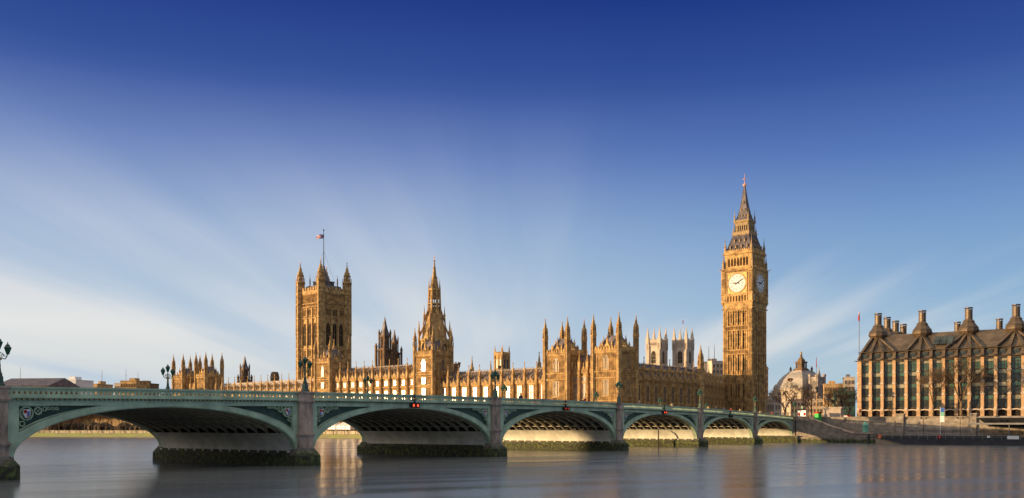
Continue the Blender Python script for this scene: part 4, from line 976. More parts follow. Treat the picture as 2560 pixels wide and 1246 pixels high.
sp_ = MB(); sp_.sq(0,0,spz)
for sx_ in (-1,1):
    for sy_ in (-1,1):
        for (a, za), (b, zb) in zip(spz, spz[1:]): sp_.tube((sx_*a/2, sy_*a/2, za), (sx_*b/2, sy_*b/2, zb), .12, .1, 4)
so_ = sp_.build('spire', 'slate', ck)
dd2 = MB(); dd2.box(-.16, .16, -.3, .5, 0, .4); dd2.plate([(-.25, .38), (.25, .38), (0, .8)], -.32, .5); dde = dd2.mesh('spire_dormer', 'gilt_stone')
for sd in 'ENSW':
    for z, hw, us in ((87.9, 2.1, (-1.3, 0, 1.3)), (90.4, 1.55, (-.7, .7)), (93.4, 1.08, (0,))):
        for u in us: o = inst(dde, 'spire_dormer', so_); o.matrix_local = FT(0,0,2*hw,2*hw,sd) @ Matrix.Translation((u, 0, z))
m = MB(); m.lathe(0,0,[(.3,100.2),(.75,100.6),(.8,101),(.3,101.3),(.12,102)],8); m.tube((0,0,101),(0,0,105.4),.12,.06,6); m.tube((-.9,0,103.2),(.9,0,103.2),.09); m.tube((0,-.9,103.2),(0,.9,103.2),.09); m.lathe(0,0,[(.05,102.9),(.35,103.2),(.05,103.5)],8); m.lathe(0,0,[(.03,104.4),(.2,104.6),(.03,104.8)],6); m.build('finial', 'gilt_vane', ck)
# ------------------------------------------------------------------ right bank: embankment, office block, dome, statue
def wallyz(name, label, x0, x1, poly, mt):
    """river wall whose face outline is given in y-z"""
    m = MB(); n = len(poly)
    m.add([(x1, y, z) for y, z in poly]+[(x0, y, z) for y, z in poly], [tuple(range(n)), tuple(range(2*n-1, n-1, -1))]+[(k, n+k, n+(k+1) % n, (k+1) % n) for k in range(n)])
    return m
t = thing('stair_wall', 'granite river wall with a parapet stepping down beside the right end of the bridge', 'wall')
prof = [(.9,-2),(21.5,-2),(21.5,2.5),(16.3,2.5),(15.0,2.8),(12.0,3.95),(11.0,4.1),(7.6,5.5),(4.6,6.75),(.9,6.85)]
wallyz('', '', -2.2, -.2, prof, 'x').build('wall_face', 'ashlar', t)
cp_ = MB(); up = prof[2:]
for (a, za), (b, zb) in zip(up, up[1:]): cp_.add([(-2.4,a,za+.02),(.08,a,za+.02),(.08,b,zb+.02),(-2.4,b,zb+.02),(-2.4,a,za+.32),(.08,a,za+.32),(.08,b,zb+.32),(-2.4,b,zb+.32)], [(0,3,2,1),(4,5,6,7),(0,1,5,4),(2,3,7,6),(3,0,4,7),(1,2,6,5)])
for (a, za), (b, zb) in zip(up, up[1:]): cp_.add([(-.3,a,za-.75),(.02,a,za-.75),(.02,b,zb-.75),(-.3,b,zb-.75),(-.3,a,za-.6),(.02,a,za-.6),(.02,b,zb-.6),(-.3,b,zb-.6)], [(0,3,2,1),(4,5,6,7),(0,1,5,4),(2,3,7,6),(3,0,4,7),(1,2,6,5)])
cp_.build('coping', 'granite', t)
m = MB(); m.box(-2.4, .15, .95, 21.6, -2, 1.5); m.build('weedy_footing', 'tide_wall', t)
t = thing('river_stairs', 'stone steps going down to the water behind the parapet', 'stairs')
m = MB()
for k in range(22): m.box(-5.4, -2.3, 1.2+k*.85, 2.05+k*.85, -2, 6.1-k*.17)
m.build('steps', 'granite', t)
t = thing('embankment_wall', 'dark retaining wall of the street behind the river steps', 'wall')
m = MB(); m.box(-6.2, -5.4, .9, 26, -2, 6.9); m.box(-6.3, -5.2, .9, 26, 6.9, 7.15); m.build('wall_face', 'ashlar', t)
t = thing('embankment_wall', 'long sunlit embankment wall with stone piers below the office block', 'wall')
m = MB(); m.box(-6.1, -4.4, 26, 140, -2, 6.3); m.box(-6.1, -4.1, 26, 140, 3.4, 3.75); m.box(-6.0, -4.6, 26, 140, 6.3, 6.9); m.box(-6.2, -4.3, 26, 140, 6.9, 7.15); m.build('wall_face', 'ashlar', t)
for y in (27.5, 45, 62, 79, 96):
    m = MB(); m.box(-6.2, -3.9, y-.9, y+.9, -2, 7.6); m.box(-6.3, -3.7, y-1.05, y+1.05, 7.6, 7.9); m.build('wall_pier', 'ashlar', t)
m = MB(); m.box(-6, -4.2, 21.5, 140, -2, 1.7); m.build('weedy_footing', 'tide_wall', t)

# green kiosk
t = thing('copper_kiosk', 'small octagonal green copper kiosk with a pointed roof at the foot of the steps', 'kiosk', (-1.4, 19.3, 2.9)); t.scale = (.8,.8,.85)
m = MB(); m.lathe(0,0,[(1.05,0),(1.05,.25),(.9,.3),(.9,1.9),(1.05,2.0),(1.05,2.15)],8,pi/8); M['copper'] = mat('verdigris copper', (.20,.50,.34), .6, .25, 2); m.build('body', 'copper', t)
m = MB(); m.lathe(0,0,[(1.15,2.15),(.7,2.8),(.12,3.4),(.16,3.5),(.02,3.8)],8,pi/8); m.build('roof', 'copper', t)

# statue group
M['pedestal'] = mat('pedestal granite', (.50,.40,.31), .8, .15, .8, bump=.2)
PX, PY = -8.6, 8.9
t = thing('statue_pedestal', 'large pale stone pedestal carrying the bronze chariot group', 'pedestal', (PX, PY, 4.2))
m = MB(); m.box(-1.6,1.9,-2.7,2.7,0,1.2); m.box(-1.4,1.6,-2.4,2.4,1.2,5.2); m.box(-1.6,1.8,-2.6,2.6,5.2,5.5); m.box(-1.8,2.0,-2.8,2.8,5.5,5.75); m.build('block', 'pedestal', t)
def skin(name, pts, edges, mt, parent=None, sub=1, loc=(0,0,0), rz=0, s=1):
    me = bpy.data.meshes.new(name); me.from_pydata([tuple(Vector(p[:3])*s) for p in pts], edges, []); me.materials.append(M[mt])
    o = inst(me, name, parent, loc, rz); sk = o.modifiers.new('s', 'SKIN'); sk.use_smooth_shade = True
    for i, p in enumerate(pts):
        v = me.skin_vertices[0].data[i]; r = p[3]*s; v.radius = (r, r); v.use_root = (i == 0)
    if sub: o.modifiers.new('u', 'SUBSURF').levels = sub; o.modifiers[-1].render_levels = sub
    return o
st = thing('chariot_statue', 'dark bronze statue of a warrior in a chariot behind two rearing horses', 'statue', (PX, PY, 9.95)); st.scale = (1.2,1.2,1.2)
# -y is the way the horses charge
for sx_ in (-.55, .75):
    H = [(sx_,-.6,1.5,.34),(sx_,-1.0,1.75,.36),(sx_,-1.35,2.15,.30),(sx_,-1.55,2.65,.2),(sx_,-1.85,3.0,.17),(sx_,-2.2,2.85,.11),(sx_,-2.4,2.7,.08),
         (sx_-.15,-1.75,1.9,.12),(sx_-.15,-2.1,1.5,.08),(sx_-.15,-1.9,1.2,.06),(sx_+.15,-1.7,2.0,.12),(sx_+.15,-2.2,1.95,.08),(sx_+.15,-2.3,1.6,.06),
         (sx_-.15,-.3,.95,.17),(sx_-.15,-.65,.5,.09),(sx_-.15,-.4,.05,.07),(sx_+.15,-.2,.95,.17),(sx_+.15,-.5,.5,.09),(sx_+.15,-.25,.05,.07),(sx_,-.1,1.4,.3),(sx_,.15,1.5,.08),(sx_,.35,1.0,.06)]
    skin('horse', H, [(0,1),(1,2),(2,3),(3,4),(4,5),(5,6),(2,7),(7,8),(8,9),(2,10),(10,11),(11,12),(19,13),(13,14),(14,15),(19,16),(16,17),(17,18),(0,19),(19,20),(20,21)], 'bronze', st, 1)
F_ = [(0,1.15,1.6,.24),(0,1.15,2.0,.22),(0,1.12,2.5,.27),(0,1.1,2.85,.1),(0,1.05,3.12,.16),(.35,1.1,2.6,.12),(.6,.9,3.0,.09),(.7,.7,3.45,.06),(-.35,1.1,2.6,.12),(-.6,.8,3.05,.09),(-.55,.5,3.5,.06),(.15,1.2,1.1,.15),(.15,1.2,.6,.1),(-.15,1.2,1.1,.15),(-.15,1.2,.6,.1)]
skin('warrior', F_, [(0,1),(1,2),(2,3),(3,4),(2,5),(5,6),(6,7),(2,8),(8,9),(9,10),(0,11),(11,12),(0,13),(13,14)], 'bronze', st, 1)
for sx_ in (-.6, .6): skin('daughter', [(sx_,1.7,1.2,.25),(sx_,1.7,1.7,.22),(sx_,1.6,2.0,.08),(sx_,1.6,2.2,.14),(sx_*1.3,1.5,1.5,.09)], [(0,1),(1,2),(2,3),(1,4)], 'bronze', st, 1)
m = MB(); m.lathe(0,1.3,[(.8,.45),(.95,.6),(1.0,1.2),(1.05,1.25)],10); m.build('chariot', 'bronze', st)
m = MB(); m.tube((.75,1.25,3.2),(.3,.2,4.0),.03); m.tube((0,.4,.6),(0,-1.0,1.6),.07); m.build('spear_and_pole', 'bronze', st)
for sx_ in (-1.15, 1.15):
    m = MB(); m.T = Matrix.Translation((sx_, 1.35, .62)) @ Matrix.Rotation(pi/2, 4, 'Z'); m.ring(0,0,.6,.48,-.06,.06,18)
    for k in range(4): m.tube((.5*cos(k*pi/4),0,.5*sin(k*pi/4)),(-.5*cos(k*pi/4),0,-.5*sin(k*pi/4)),.03,.03,4)
    m.build('wheel', 'bronze', st)

# ---- office block with bronze roof and chimneys
M['tan'] = mat('sandstone pillars', (.60,.37,.19), .8, .15, 1.2, bump=.15); stone_courses(M['tan'], 3.0, .42, dark=.72)
M['bronze_roof'] = mat('bronze roof cladding', (.165,.115,.07), .5, .35, .35, metal=.35, col2=(.10,.07,.042)); stone_courses(M['bronze_roof'], 2.4, .8, dark=.45, mortar=.03)
M['bronze_frame'] = mat('bronze window frames', (.075,.058,.04), .45, .3, 1, metal=.4)
M['ofglass'] = mat('office window glass', (.05,.065,.055), .2, .6, .45, col2=(.008,.009,.009), spec=.5, coord='Generated')
M['blind'] = mat('pale blinds', (.33,.31,.21), .3, .35, .22)
M['greenglass'] = mat('green tinted glass', (.06,.13,.095), .2, .5, .33, col2=(.02,.03,.026), spec=.5)
OB = (-30.4, 10.5); ob = thing('office_block', 'long office block with sandstone pillars, dark bronze roof and tall chimneys', 'building', (OB[0], OB[1], 6.15))
BP = 3.34; NB = 19; NS = 12; zE = 17.9   # eave above street
core = MB(); core.box(-NS*BP+.3, -.75, .75, NB*BP, 0, zE-.1); core.build('wall', 'bronze_frame', ob)
pl = MB(); pl.box(-.5,.5,-.55,.75,0,3.0); pl.box(-.42,.42,-.35,.75,3.0,17.9); pme_ = pl.mesh('pillar', 'tan')
bo = MB(); bo.T = Matrix.Rotation(pi/2, 4, 'X'); bo.lathe(0,0,[(.38,.0),(.38,.42),(.33,.5),(.15,.5),(.15,.44)],12); bo.T = None; bo.box(-.55,.55,-.40,.1,-.26,.02); bolt = bo.mesh('bolt', 'white_stone')
def wbay():
    m = MB(); gl = MB(); bl = MB(); gr = MB()
    for i, z in enumerate((3.95, 7.6, 11.1, 14.6)):
        h = 3.1
        m.box(-1.2, 1.2, -.18, .02, z-.35, z); m.box(-1.2, -1.08, -.15, .02, z, z+h); m.box(1.08, 1.2, -.15, .02, z, z+h)
        for q in (-.38, .38): m.box(q-.05, q+.05, -.15, .02, z, z+h*.62)
        m.box(-1.2, 1.2, -.42, .02, z+h*.62, z+h*.66); m.box(-1.2, 1.2, -.12, .0, z+h, z+h+.12)
    return m
wb_me = wbay().mesh('window', 'bronze_frame')
def pn(mt, z0, z1, nm): m = MB(); m.box(-1.08, 1.08, -.09, -.02, z0, z1); return m.mesh(nm, mt)
panes = []
for i, z in enumerate((3.95, 7.6, 11.1, 14.6)): panes.append((pn('ofglass' if i < 3 else 'greenglass', z, z+1.92, 'pane'), pn('blind', z+2.04, z+3.1, 'blind'), pn('greenglass', z+2.04, z+3.1, 'pane')))
arc = MB(); 
for k in range(8):
    a0, a1 = pi-pi*k/8, pi-pi*(k+1)/8
    p = [(1.3*cos(a0), 2.5+.55*sin(a0)), (1.3*cos(a1), 2.5+.55*sin(a1))]; arc.plate([p[0], p[1], (p[1][0], p[1][1]+.34), (p[0][0], p[0][1]+.34)], -.4, .2)
arc_me = arc.mesh('ground_arch', 'white_stone'); rec = MB(); rec.box(-1.2,1.2,-.3,-.05,0,2.9); rec_me = rec.mesh('arcade_opening', 'void')
random.seed(3)
def ofacade(T, n, first=0):
    for k in range(n+1):
        o = inst(pme_, 'pillar', ob); o.matrix_local = T @ Matrix.Translation((k*BP, 0, 0))
        for z in (3.45, 7.65, 11.15, 14.35):
            q = inst(bolt, 'bolt', o, (0, -.0, z))
    for k in range(n):
        Tk = T @ Matrix.Translation(((k+.5)*BP, .55, 0))
        o = inst(wb_me, 'window', ob); o.matrix_local = Tk
        for i, (a, b, c) in enumerate(panes):
            inst(a, 'pane', o); inst(b if random.random() < .62 else c, 'pane', o)
        o = inst(arc_me, 'ground_arch', ob); o.matrix_local = Tk @ Matrix.Translation((0, -.35, 0))
        o = inst(rec_me, 'arcade_opening', ob); o.matrix_local = Tk
ofacade(Matrix.Rotation(pi/2, 4, 'Z'), NB)
Ts = Matrix.Translation((-NS*BP, 0, 0)); ofacade(Ts, NS)
ev = MB()
X0 = -NS*BP; Y1 = NB*BP
for z, d, h in ((zE, 1.1, .14), (zE-.5, .25, .5), (zE+2.5, .2, .16)): ev.box(X0-.3, d, -d, Y1, z, z+h)
ev.build('eaves', 'bronze_frame', ob)
rf = MB(); z0, z1, z2 = zE+.1, zE+2.5, zE+8.2
def ringp(i, z): j = i if i < 1 else .9+(i-.9)*.35; return [(X0, j, z), (-i, j, z), (-i, Y1, z), (X0, Y1, z)]
vs = ringp(.3, z0)+ringp(.9, z1)+ringp(7.2, z2)
rf.add(vs, [(0,1,5,4),(1,2,6,5),(4,5,9,8),(5,6,10,9),(8,9,10,11),(2,3,7,6),(6,7,11,10),(3,0,4,7),(7,4,8,11)])
rob = rf.build('roof', 'bronze_roof', ob)
dw = MB(); dw.box(-.85,.85,-.25,.8,.45,1.95); dwm = dw.mesh('dormer', 'bronze_frame'); dp = MB(); dp.box(-.72,.72,-.29,-.2,.62,1.8)
for q in (): pass
dpm = dp.mesh('pane', 'ofglass'); db = MB()
for q in (-.36, 0, .36): db.box(q-.035, q+.035, -.33, -.27, .6, 1.82)
dbm = db.mesh('glazing_bar', 'bronze_frame')
def duct(mb, pts, w=.5, h=.42):
    for p, q in zip(pts, pts[1:]):
        p = Vector(p); q = Vector(q); d = (q-p).normalized(); s = d.cross(Vector((0,0,1))).normalized()*w; u = s.cross(d).normalized()*h
        if u.z < 0: u = -u
        vs = [p-s-u*.3, p+s-u*.3, p+s+u, p-s+u, q-s-u*.3, q+s-u*.3, q+s+u, q-s+u]
        mb.add([tuple(v) for v in vs], [(0,1,2,3),(7,6,5,4),(0,4,5,1),(1,5,6,2),(2,6,7,3),(3,7,4,0)])
CHN = [3.9, 16.4, 28.9, 41.0, 53.2]
for side, n in (('E', NB), ('S', NS)):
    T = Matrix.Rotation(pi/2, 4, 'Z') if side == 'E' else Ts
    for k in range(n):
        o = inst(dwm, 'dormer', rob); o.matrix_local = T @ Matrix.Translation(((k+.5)*BP, .72, z0)); inst(dpm, 'pane', o); 
    for k in range(n+1):
        if side == 'E':
            u = k*BP; c = min(CHN, key=lambda v: abs(v-u)); f = (u-c)*.16
            pts = [(.15, u, z0+.2), (-.75, u, z1+.15), (-5.6, c+f, z2-1.2), (-6.2, c+f*.8, z2+.1)]
            if u < 1: pts = [(.0, 0, z0+.2), (-.8, .8, z1+.15), (-5.4, 2.3, z2-1.45), (-6.2, 2.8, z2-.6)]
        else:
            u = X0+k*BP; cs_ = [-7.2, -19.2, -31.2]; c = min(cs_, key=lambda v: abs(v-u)); f = (u-c)*.16
            if k == n: continue
            pts = [(u, -.15, z0+.2), (u, .75, z1+.15), (c+f, 2.4, z2-1.2), (c+f*.8, 3.0, z2+.1)]
        d = MB(); duct(d, pts, .42, .4); d.build('roof_duct', 'bronze_roof', ob)
def chimney(x, y, s=1.0, cone=True, zt=38.9):
    m = MB(); zt -= 6.15
    if cone: m.lathe(0,0,[(1.6*s,z2-1.4),(2.75*s,z2-.3),(2.85*s,z2+.1),(2.6*s,z2+.75),(2.7*s,z2+.85),(2.1*s,z2+1.6),(1.55*s,z2+2.4),(1.65*s,z2+2.6),(1.05*s,z2+3.3)],10)
    zb = z2+3.2 if cone else z2-1
    P = [(1.0*s,zb)]
    nb_ = 5
    for q in range(1, nb_): z = zb+(zt-.7-zb)*q/nb_; P += [(1.0*s, z-.06), (1.08*s, z-.05), (1.08*s, z+.05), (1.0*s, z+.06)]
    P += [(1.0*s,zt-.75),(1.12*s,zt-.7),(1.12*s,zt-.6),(.8*s,zt-.58)]
    m.lathe(0,0,P,12)
    for k in range(8): m.tube((.95*s*cos(k*pi/4),.95*s*sin(k*pi/4),zt-.7),(.95*s*cos(k*pi/4),.95*s*sin(k*pi/4),zt-.2),.07,.07,4)
    m.lathe(0,0,[(.7*s,zt-.22),(1.16*s,zt-.2),(1.16*s,zt+.05),(.9*s,zt+.06)],12)
    m.build('chimney', 'bronze_roof', ob, (x, y, 0))
for c in CHN: chimney(-7.2, c)
for d in (-19.2, -31.2, -43): chimney(d, 3.9, 1.0, True)
for x, y, zt in ((-10, 25.5, 35.2), (-10, 36.5, 35.4), (-14, 49, 39.5), (-24, 12, 35), (-10, 10.5, 34.8)): chimney(x, y, .85, False, zt)
sky_ = MB(); 
for q in range(3): sky_.add([(-1.9-.0, 20.3+q*1.75, z1+1.6), (-1.9, 21.85+q*1.75, z1+1.6), (-4.6, 21.85+q*1.75, z1+4.0), (-4.6, 20.3+q*1.75, z1+4.0), (-1.7, 20.3+q*1.75, z1+1.8), (-1.7, 21.85+q*1.75, z1+1.8), (-4.4, 21.85+q*1.75, z1+4.2), (-4.4, 20.3+q*1.75, z1+4.2)], [(0,1,2,3),(4,7,6,5),(0,4,5,1),(1,5,6,2),(2,6,7,3),(3,7,4,0)])
sky_.build('skylight', 'ofglass', rob)
c = cz(2148, 286); t = thing('flagpole', 'tall red-topped flagpole at the left corner of the office block', 'flagpole', (c.x, c.y, 6.15))
m = MB(); m.tube((0,0,0),(0,0,33.5),.12,.07,6); m.build('pole', 'bark', t); m = MB(); m.tube((0,0,33.4),(0,0,33.8),.2,.2,6); m.build('ball', 'gilt_vane', t); m = MB(); m.plate([(0,31.2),(.0,33.2),(-.35,32.8),(-.5,31.9),(-.3,31.0)],-.08,.08); m.T = Matrix.Rotation(R(70),4,'Z'); m.plate([(0,31.2),(.0,33.2),(-.3,32.8),(-.4,31.9),(-.2,31.0)],-.08,.08); m.build('furled_flag', 'red', t)

# ---- domed hall
def xyrel(o, px, Z): return cz(px, Z)
c = cz(2003, 560); t = thing('domed_hall', 'pale grey dome with a tall dark lantern behind bare trees', 'building', (c.x, c.y, 6.15), R(-25)); t.scale = (1.24, 1.24, .95)
m = MB(); m.sq(0,0,[(18,0),(18,16.5),(18.8,17),(18.8,18)]); m.sq(0,0,[(17.4,18),(17.4,20.8),(18.2,21.0),(18.2,21.8)])
for sd in 'EN':
    m.T = FT(0,0,18,18,sd)
    for q in range(6): m.box(-8+3.2*q-.35, -8+3.2*q+.35, -.5, .1, 2, 16.5)
    m.T = None
m.build('wall', 'white_stone', t)
for sd in 'EN':
    for q in range(5):
        for z in (3.5, 10): put_win(t, FT(0,0,18,18,sd), -6.4+3.2*q, z, 1.6, 3.6, 2, (.5,), True, 'white_stone', 'glass_dark')
    m = MB(); m.T = FT(0,0,18,18,sd); m.ring(0,17.2,4.2,3.5,-.6,.2,18,0,pi); m.build('segmental_arch', 'white_stone', t)
M['lead'] = mat('weathered lead', (.64,.57,.50), .6, .15, .3)
m = MB(); m.sq(0,0,[(17.8,21.8),(17.6,22.8),(16.4,25.4),(14.4,28.2),(11.8,30.6),(9.0,32.4),(8.8,33.0),(7.6,33.1),(7.5,33.7)])
for sx_ in (-1,1):
    for sy_ in (-1,1): m.lathe(sx_*8.6, sy_*8.6, [(1.0,21.8),(1.0,23.2),(.6,24.2),(.1,25.2)],8)
    for q in range(4): m.tube((sx_*8.9,-6+4*q,21.8),(sx_*4.8,-3.2+2.1*q,32.0),.12,.12,4); dome = m.build('dome', 'lead', t)
for sd in 'EN':
    m = MB(); m.T = FT(0,0,14.4,14.4,sd) @ Matrix.Translation((0,0,27.6)); m.ring(0,0,1.2,.8,-1.2,.8,14); m.build('round_window', 'stone_dark', dome)
m = MB(); m.sq(0,0,[(5.4,33.6),(5.4,35.0),(4.6,35.1),(4.6,35.8)]); m.sq(0,0,[(2.4,35.5),(2.4,41.2)]); m.sq(0,0,[(3.9,40.6),(4.3,41.5),(4.3,42.0),(3.2,42.1)]); m.lathe(0,0,[(1.9,42),(1.8,43.6),(1.0,45.2),(.5,46.8),(.4,48.2)],8)
for sx_ in (-1,1):
    for sy_ in (-1,1): m.lathe(sx_*3.5,sy_*3.5,[(.5,33),(.5,35.2),(.7,35.4),(.4,36.2),(.2,37.6)],6); m.tube((sx_*1.6,sy_*1.6,35.6),(sx_*1.6,sy_*1.6,41.0),.5,.42,6)
m.v = [(x, y, 33.6+(z-33.6)*.7) for x, y, z in m.v]
m.build('lantern', 'stone_dark', t)
m = MB(); m.lathe(0,0,[(.3,48),(.7,48.8),(.3,49.5),(.25,50.2),(.6,50.7),(.05,51.4)],8); m.v = [(x, y, 33.6+(z-33.6)*.7) for x, y, z in m.v]; m.build('finial', 'gold', t)
M['stone_grey'] = mat('grey stone', (.36,.30,.25), .85, .3, .4)
c = cz(2043, 545); t = thing('turreted_tower', 'square grey stone tower with corner turrets right of the dome', 'tower', (c.x, c.y, 6.15), R(-25))
m = MB(); m.sq(0,0,[(5.6,0),(5.6,26),(6.0,26.3),(6.0,27.4)])
for sx_ in (-1,1):
    for sy_ in (-1,1): m.lathe(sx_*2.8, sy_*2.8, [(.9,0),(.9,27.5),(1.1,27.8),(1.1,29)],8)
m.build('wall', 'stone_grey', t); m = MB(); m.sq(-1.5,0,[(2,27),(1.3,29),(.5,31),(.1,34)]); m.build('spirelet', 'stone_grey', t)
for z in (14, 20.5): put_win(t, FT(0,0,5.6,5.6,'E'), 0, z, 1.8, 4.5, 2, (.5,), True, 'stone_dark', 'glass_dark')
def plain_block(px, Z, wpx, ytop, label, mt, rz=-.3, depth=14, nwin=4, nrow=3, zb=6.15, roof=None, cat='building'):
    """distant building given by bearing, distance, width and roof height"""
    w = wpx*Z/2300; zt = 4.65+(1065-ytop)*Z/2300; c = cz(px, Z+depth*.4); face = atan2(RT.y, RT.x)+rz
    t = thing('distant_building' if cat == 'building' else cat.replace(' ', '_'), label, cat, (c.x, c.y, zb), face)
    m = MB(); h = zt-zb; m.box(-w/2, w/2, -depth/2, depth/2, 0, h); m.box(-w/2-.2, w/2+.2, -depth/2-.2, depth/2+.2, h, h+.5)
    m.box(-w*.25, w*.1, -2, 3, h+.5, h+2.2)
    m.build('wall', mt, t)
    for r_ in range(nrow):
        for k in range(nwin):
            o, p = put_win(t, Matrix.Identity(4), -w/2+w*(k+.5)/nwin, h-(r_+1)*3.6, min(1.7, w/nwin*.55), 2.0, 2, (), False, mt, 'glass_dark', -depth/2-.02)
    if roof:
        m = MB(); m.add([(-w/2-.3,-depth/2-.3,h+.5),(w/2+.3,-depth/2-.3,h+.5),(w/2+.3,depth/2+.3,h+.5),(-w/2-.3,depth/2+.3,h+.5),(-w/2,0,h+roof),(w/2,0,h+roof)], [(0,1,5,4),(1,2,5),(2,3,4,5),(3,0,4),(3,2,1,0)]); m.build('roof', 'slate', t)
    return t, h
plain_block(1916, 520, 7, 920, 'thin dark tower block peeping out right of the clock tower', 'stone_dark', nwin=1, nrow=8)
plain_block(1938, 430, 28, 986, 'cream stone building low between the clock tower and the dome', 'white_stone', nwin=4, nrow=3)
plain_block(1925, 380, 22, 1003, 'low pale building at the foot of the clock tower, right side', 'white_stone', nwin=4, nrow=3)
plain_block(2083, 500, 46, 962, 'flat-roofed building with a dark green roof right of the turreted tower', 'stone_pale', nwin=7, nrow=3)
plain_block(2122, 520, 26, 945, 'pale service tower just left of the office block', 'white_stone', nwin=3, nrow=4)
plain_block(2110, 470, 50, 980, 'dark green clad building left of the office block', 'green_dark', nwin=6, nrow=2)
plain_block(2040, 520, 120, 1000, 'long low stone building behind the bare trees', 'white_stone', nwin=16, nrow=3)
plain_block(1784, 560, 42, 905, 'modern white building with roof masts between the twin towers and the clock tower', 'white_stone', rz=.3, nwin=4, nrow=3)
for px, yt in ((1772, 866), (1786, 862)):
    c = cz(px, 562); t = thing('roof_mast', 'left roof mast beside the clock tower' if px < 1780 else 'right roof mast beside the clock tower', 'mast', (c.x, c.y, 40))
    zt = 4.65+(1065-yt)*562/2300-40; m = MB(); m.tube((0,0,0),(0,0,zt),.28,.1,5)
    for q in range(6): m.tube((-.5,0,zt*q/7+.5),(.5,0,zt*(q+.5)/7+.5),.06,.06,3)
    m.build('lattice', 'bark', t)
t, h = plain_block(1640, 690, 260, 925, 'long pale church roof behind the palace range', 'white_stone', rz=.2, nwin=20, nrow=1, roof=3)
def abbey(px, label, flag=False):
    c = cz(px, 725); t = thing('twin_tower', label, 'tower', (c.x, c.y, 6.15), PR+R(4), 'pair of white stone church towers')
    w = 11.2; B = 64.0
    m = MB(); m.sq(0,0,[(w,0),(w,B-.5),(w+.5,B-.3),(w+.5,B+.8)])
    for sd in 'ENSW':
        m.T = FT(0,0,w,w,sd); strings(m, -w/2, w/2, [34, 46, B-3.2], .5, .4); crenel(m, -w/2+1, w/2-1, B+.8, 1.6, 1.5, .4)
        for u in (-1, 1): m.box(u*4.6-1.2, u*4.6+1.2, -.9, .1, 0, B-1)
        panelling(m, -3, 3, B-2.7, B-.6, .7, .3, .2); m.T = None
    m.build('wall', 'white_stone', t)
    for sd in 'EN': put_win(t, FT(0,0,w,w,sd), 0, 47.5, 3.9, 9.5, 3, (.3, .6), True, 'white_stone', 'void'); put_win(t, FT(0,0,w,w,sd), 0, 36, 3.2, 7, 3, (.5,), True, 'white_stone', 'void')
    pn_ = MB(); pn_.sq(0,0,[(2.6,B-6),(2.6,B+2.4),(3.0,B+2.6),(2.0,B+3.2),(1.5,B+5.5),(1.7,B+5.7),(.8,B+8.5),(.1,B+12.5)]); pme2 = pn_.mesh('corner_pinnacle', 'white_stone')
    for sx_ in (-1,1):
        for sy_ in (-1,1): inst(pme2, 'corner_pinnacle', t, (sx_*5.2, sy_*5.2, 0))
    if flag:
        m = MB(); m.tube((0,0,B),(0,0,B+18.5),.25,.15,6); m.build('flagpole', 'white', t); m = MB(); m.plate([(0,B+14.5),(0,B+18),(.9,B+17.2),(.9,B+15)],-.1,.1); m.build('flag', 'red', t)
abbey(1642, 'left one of two white square church towers with four tall pinnacles')
abbey(1708, 'right one of two white square church towers, with a flagpole', True)
# ------------------------------------------------------------------ trees
M['twig_dark'] = mat('dark bare twigs', (.16, .10, .05), .9, .35, .8)
def tree_meshes(seed, H, spread=1.0, lv=6, dens=3, trunk=.2, low=.28, mt='twig', bl=None):
    rnd = random.Random(seed); tr = MB(); cr = MB()
    def grow(p, d, L, r, k):
        q = p+d*L
        if k <= 1 and L > .3:
            mid = p+d*L*.5+Vector((rnd.uniform(-1,1), rnd.uniform(-1,1), 0))*L*.06
            tr.tube(p, mid, r, r*.85, 6); tr.tube(mid, q, r*.85, r*.68, 6)
        else: cr.tube(p, q, r, r*.6, 3)
        if k >= lv: return
        n = dens if k else dens+1
        for i in range(n):
            ax = Vector((rnd.gauss(0,1), rnd.gauss(0,1), rnd.gauss(0,.6))).normalized()
            nd = (d+ax*rnd.uniform(.45,.95)*spread+Vector((0,0,.10))).normalized()
            grow(p+d*L*rnd.uniform(.8 if bl and k == 0 else .55,1) if i else q, nd, H*bl*rnd.uniform(.8,1.1) if bl and k == 0 else L*rnd.uniform(.58,.82), max(r*rnd.uniform(.45,.62), .016), k+1)
    grow(Vector((0,0,0)), Vector((rnd.uniform(-.06,.06), rnd.uniform(-.06,.06), 1)).normalized(), H*low, trunk, 0)
    zs = max(v[2] for v in cr.v); f = H/zs
    for mb in (tr, cr): mb.v = [(x, y, z*f) for x, y, z in mb.v]
    return tr.mesh('trunk', 'bark'), cr.mesh('crown', mt)
TR = [tree_meshes(s, 14, .95, 6, 3, .3, .30) for s in (1, 2, 3)]
TB = [tree_meshes(s, 17, 1.05, 7, 3, .30, .24, mt='twig_dark') for s in (11, 12)]
TL = [tree_meshes(s, 14, 1.1, 6, 4, .2, .17, bl=.25) for s in (5, 6, 7)]
def tree(k, x, y, z, h, label, group=None, ws=1, bank=TR, base=14):
    t = thing('bare_tree', label, 'tree', (x, y, z), k*1.7, group); s = h/base; t.scale = (s*ws, s*ws, s)
    a, b = bank[k % len(bank)]; inst(a, 'trunk', t); inst(b, 'crown', t); return t
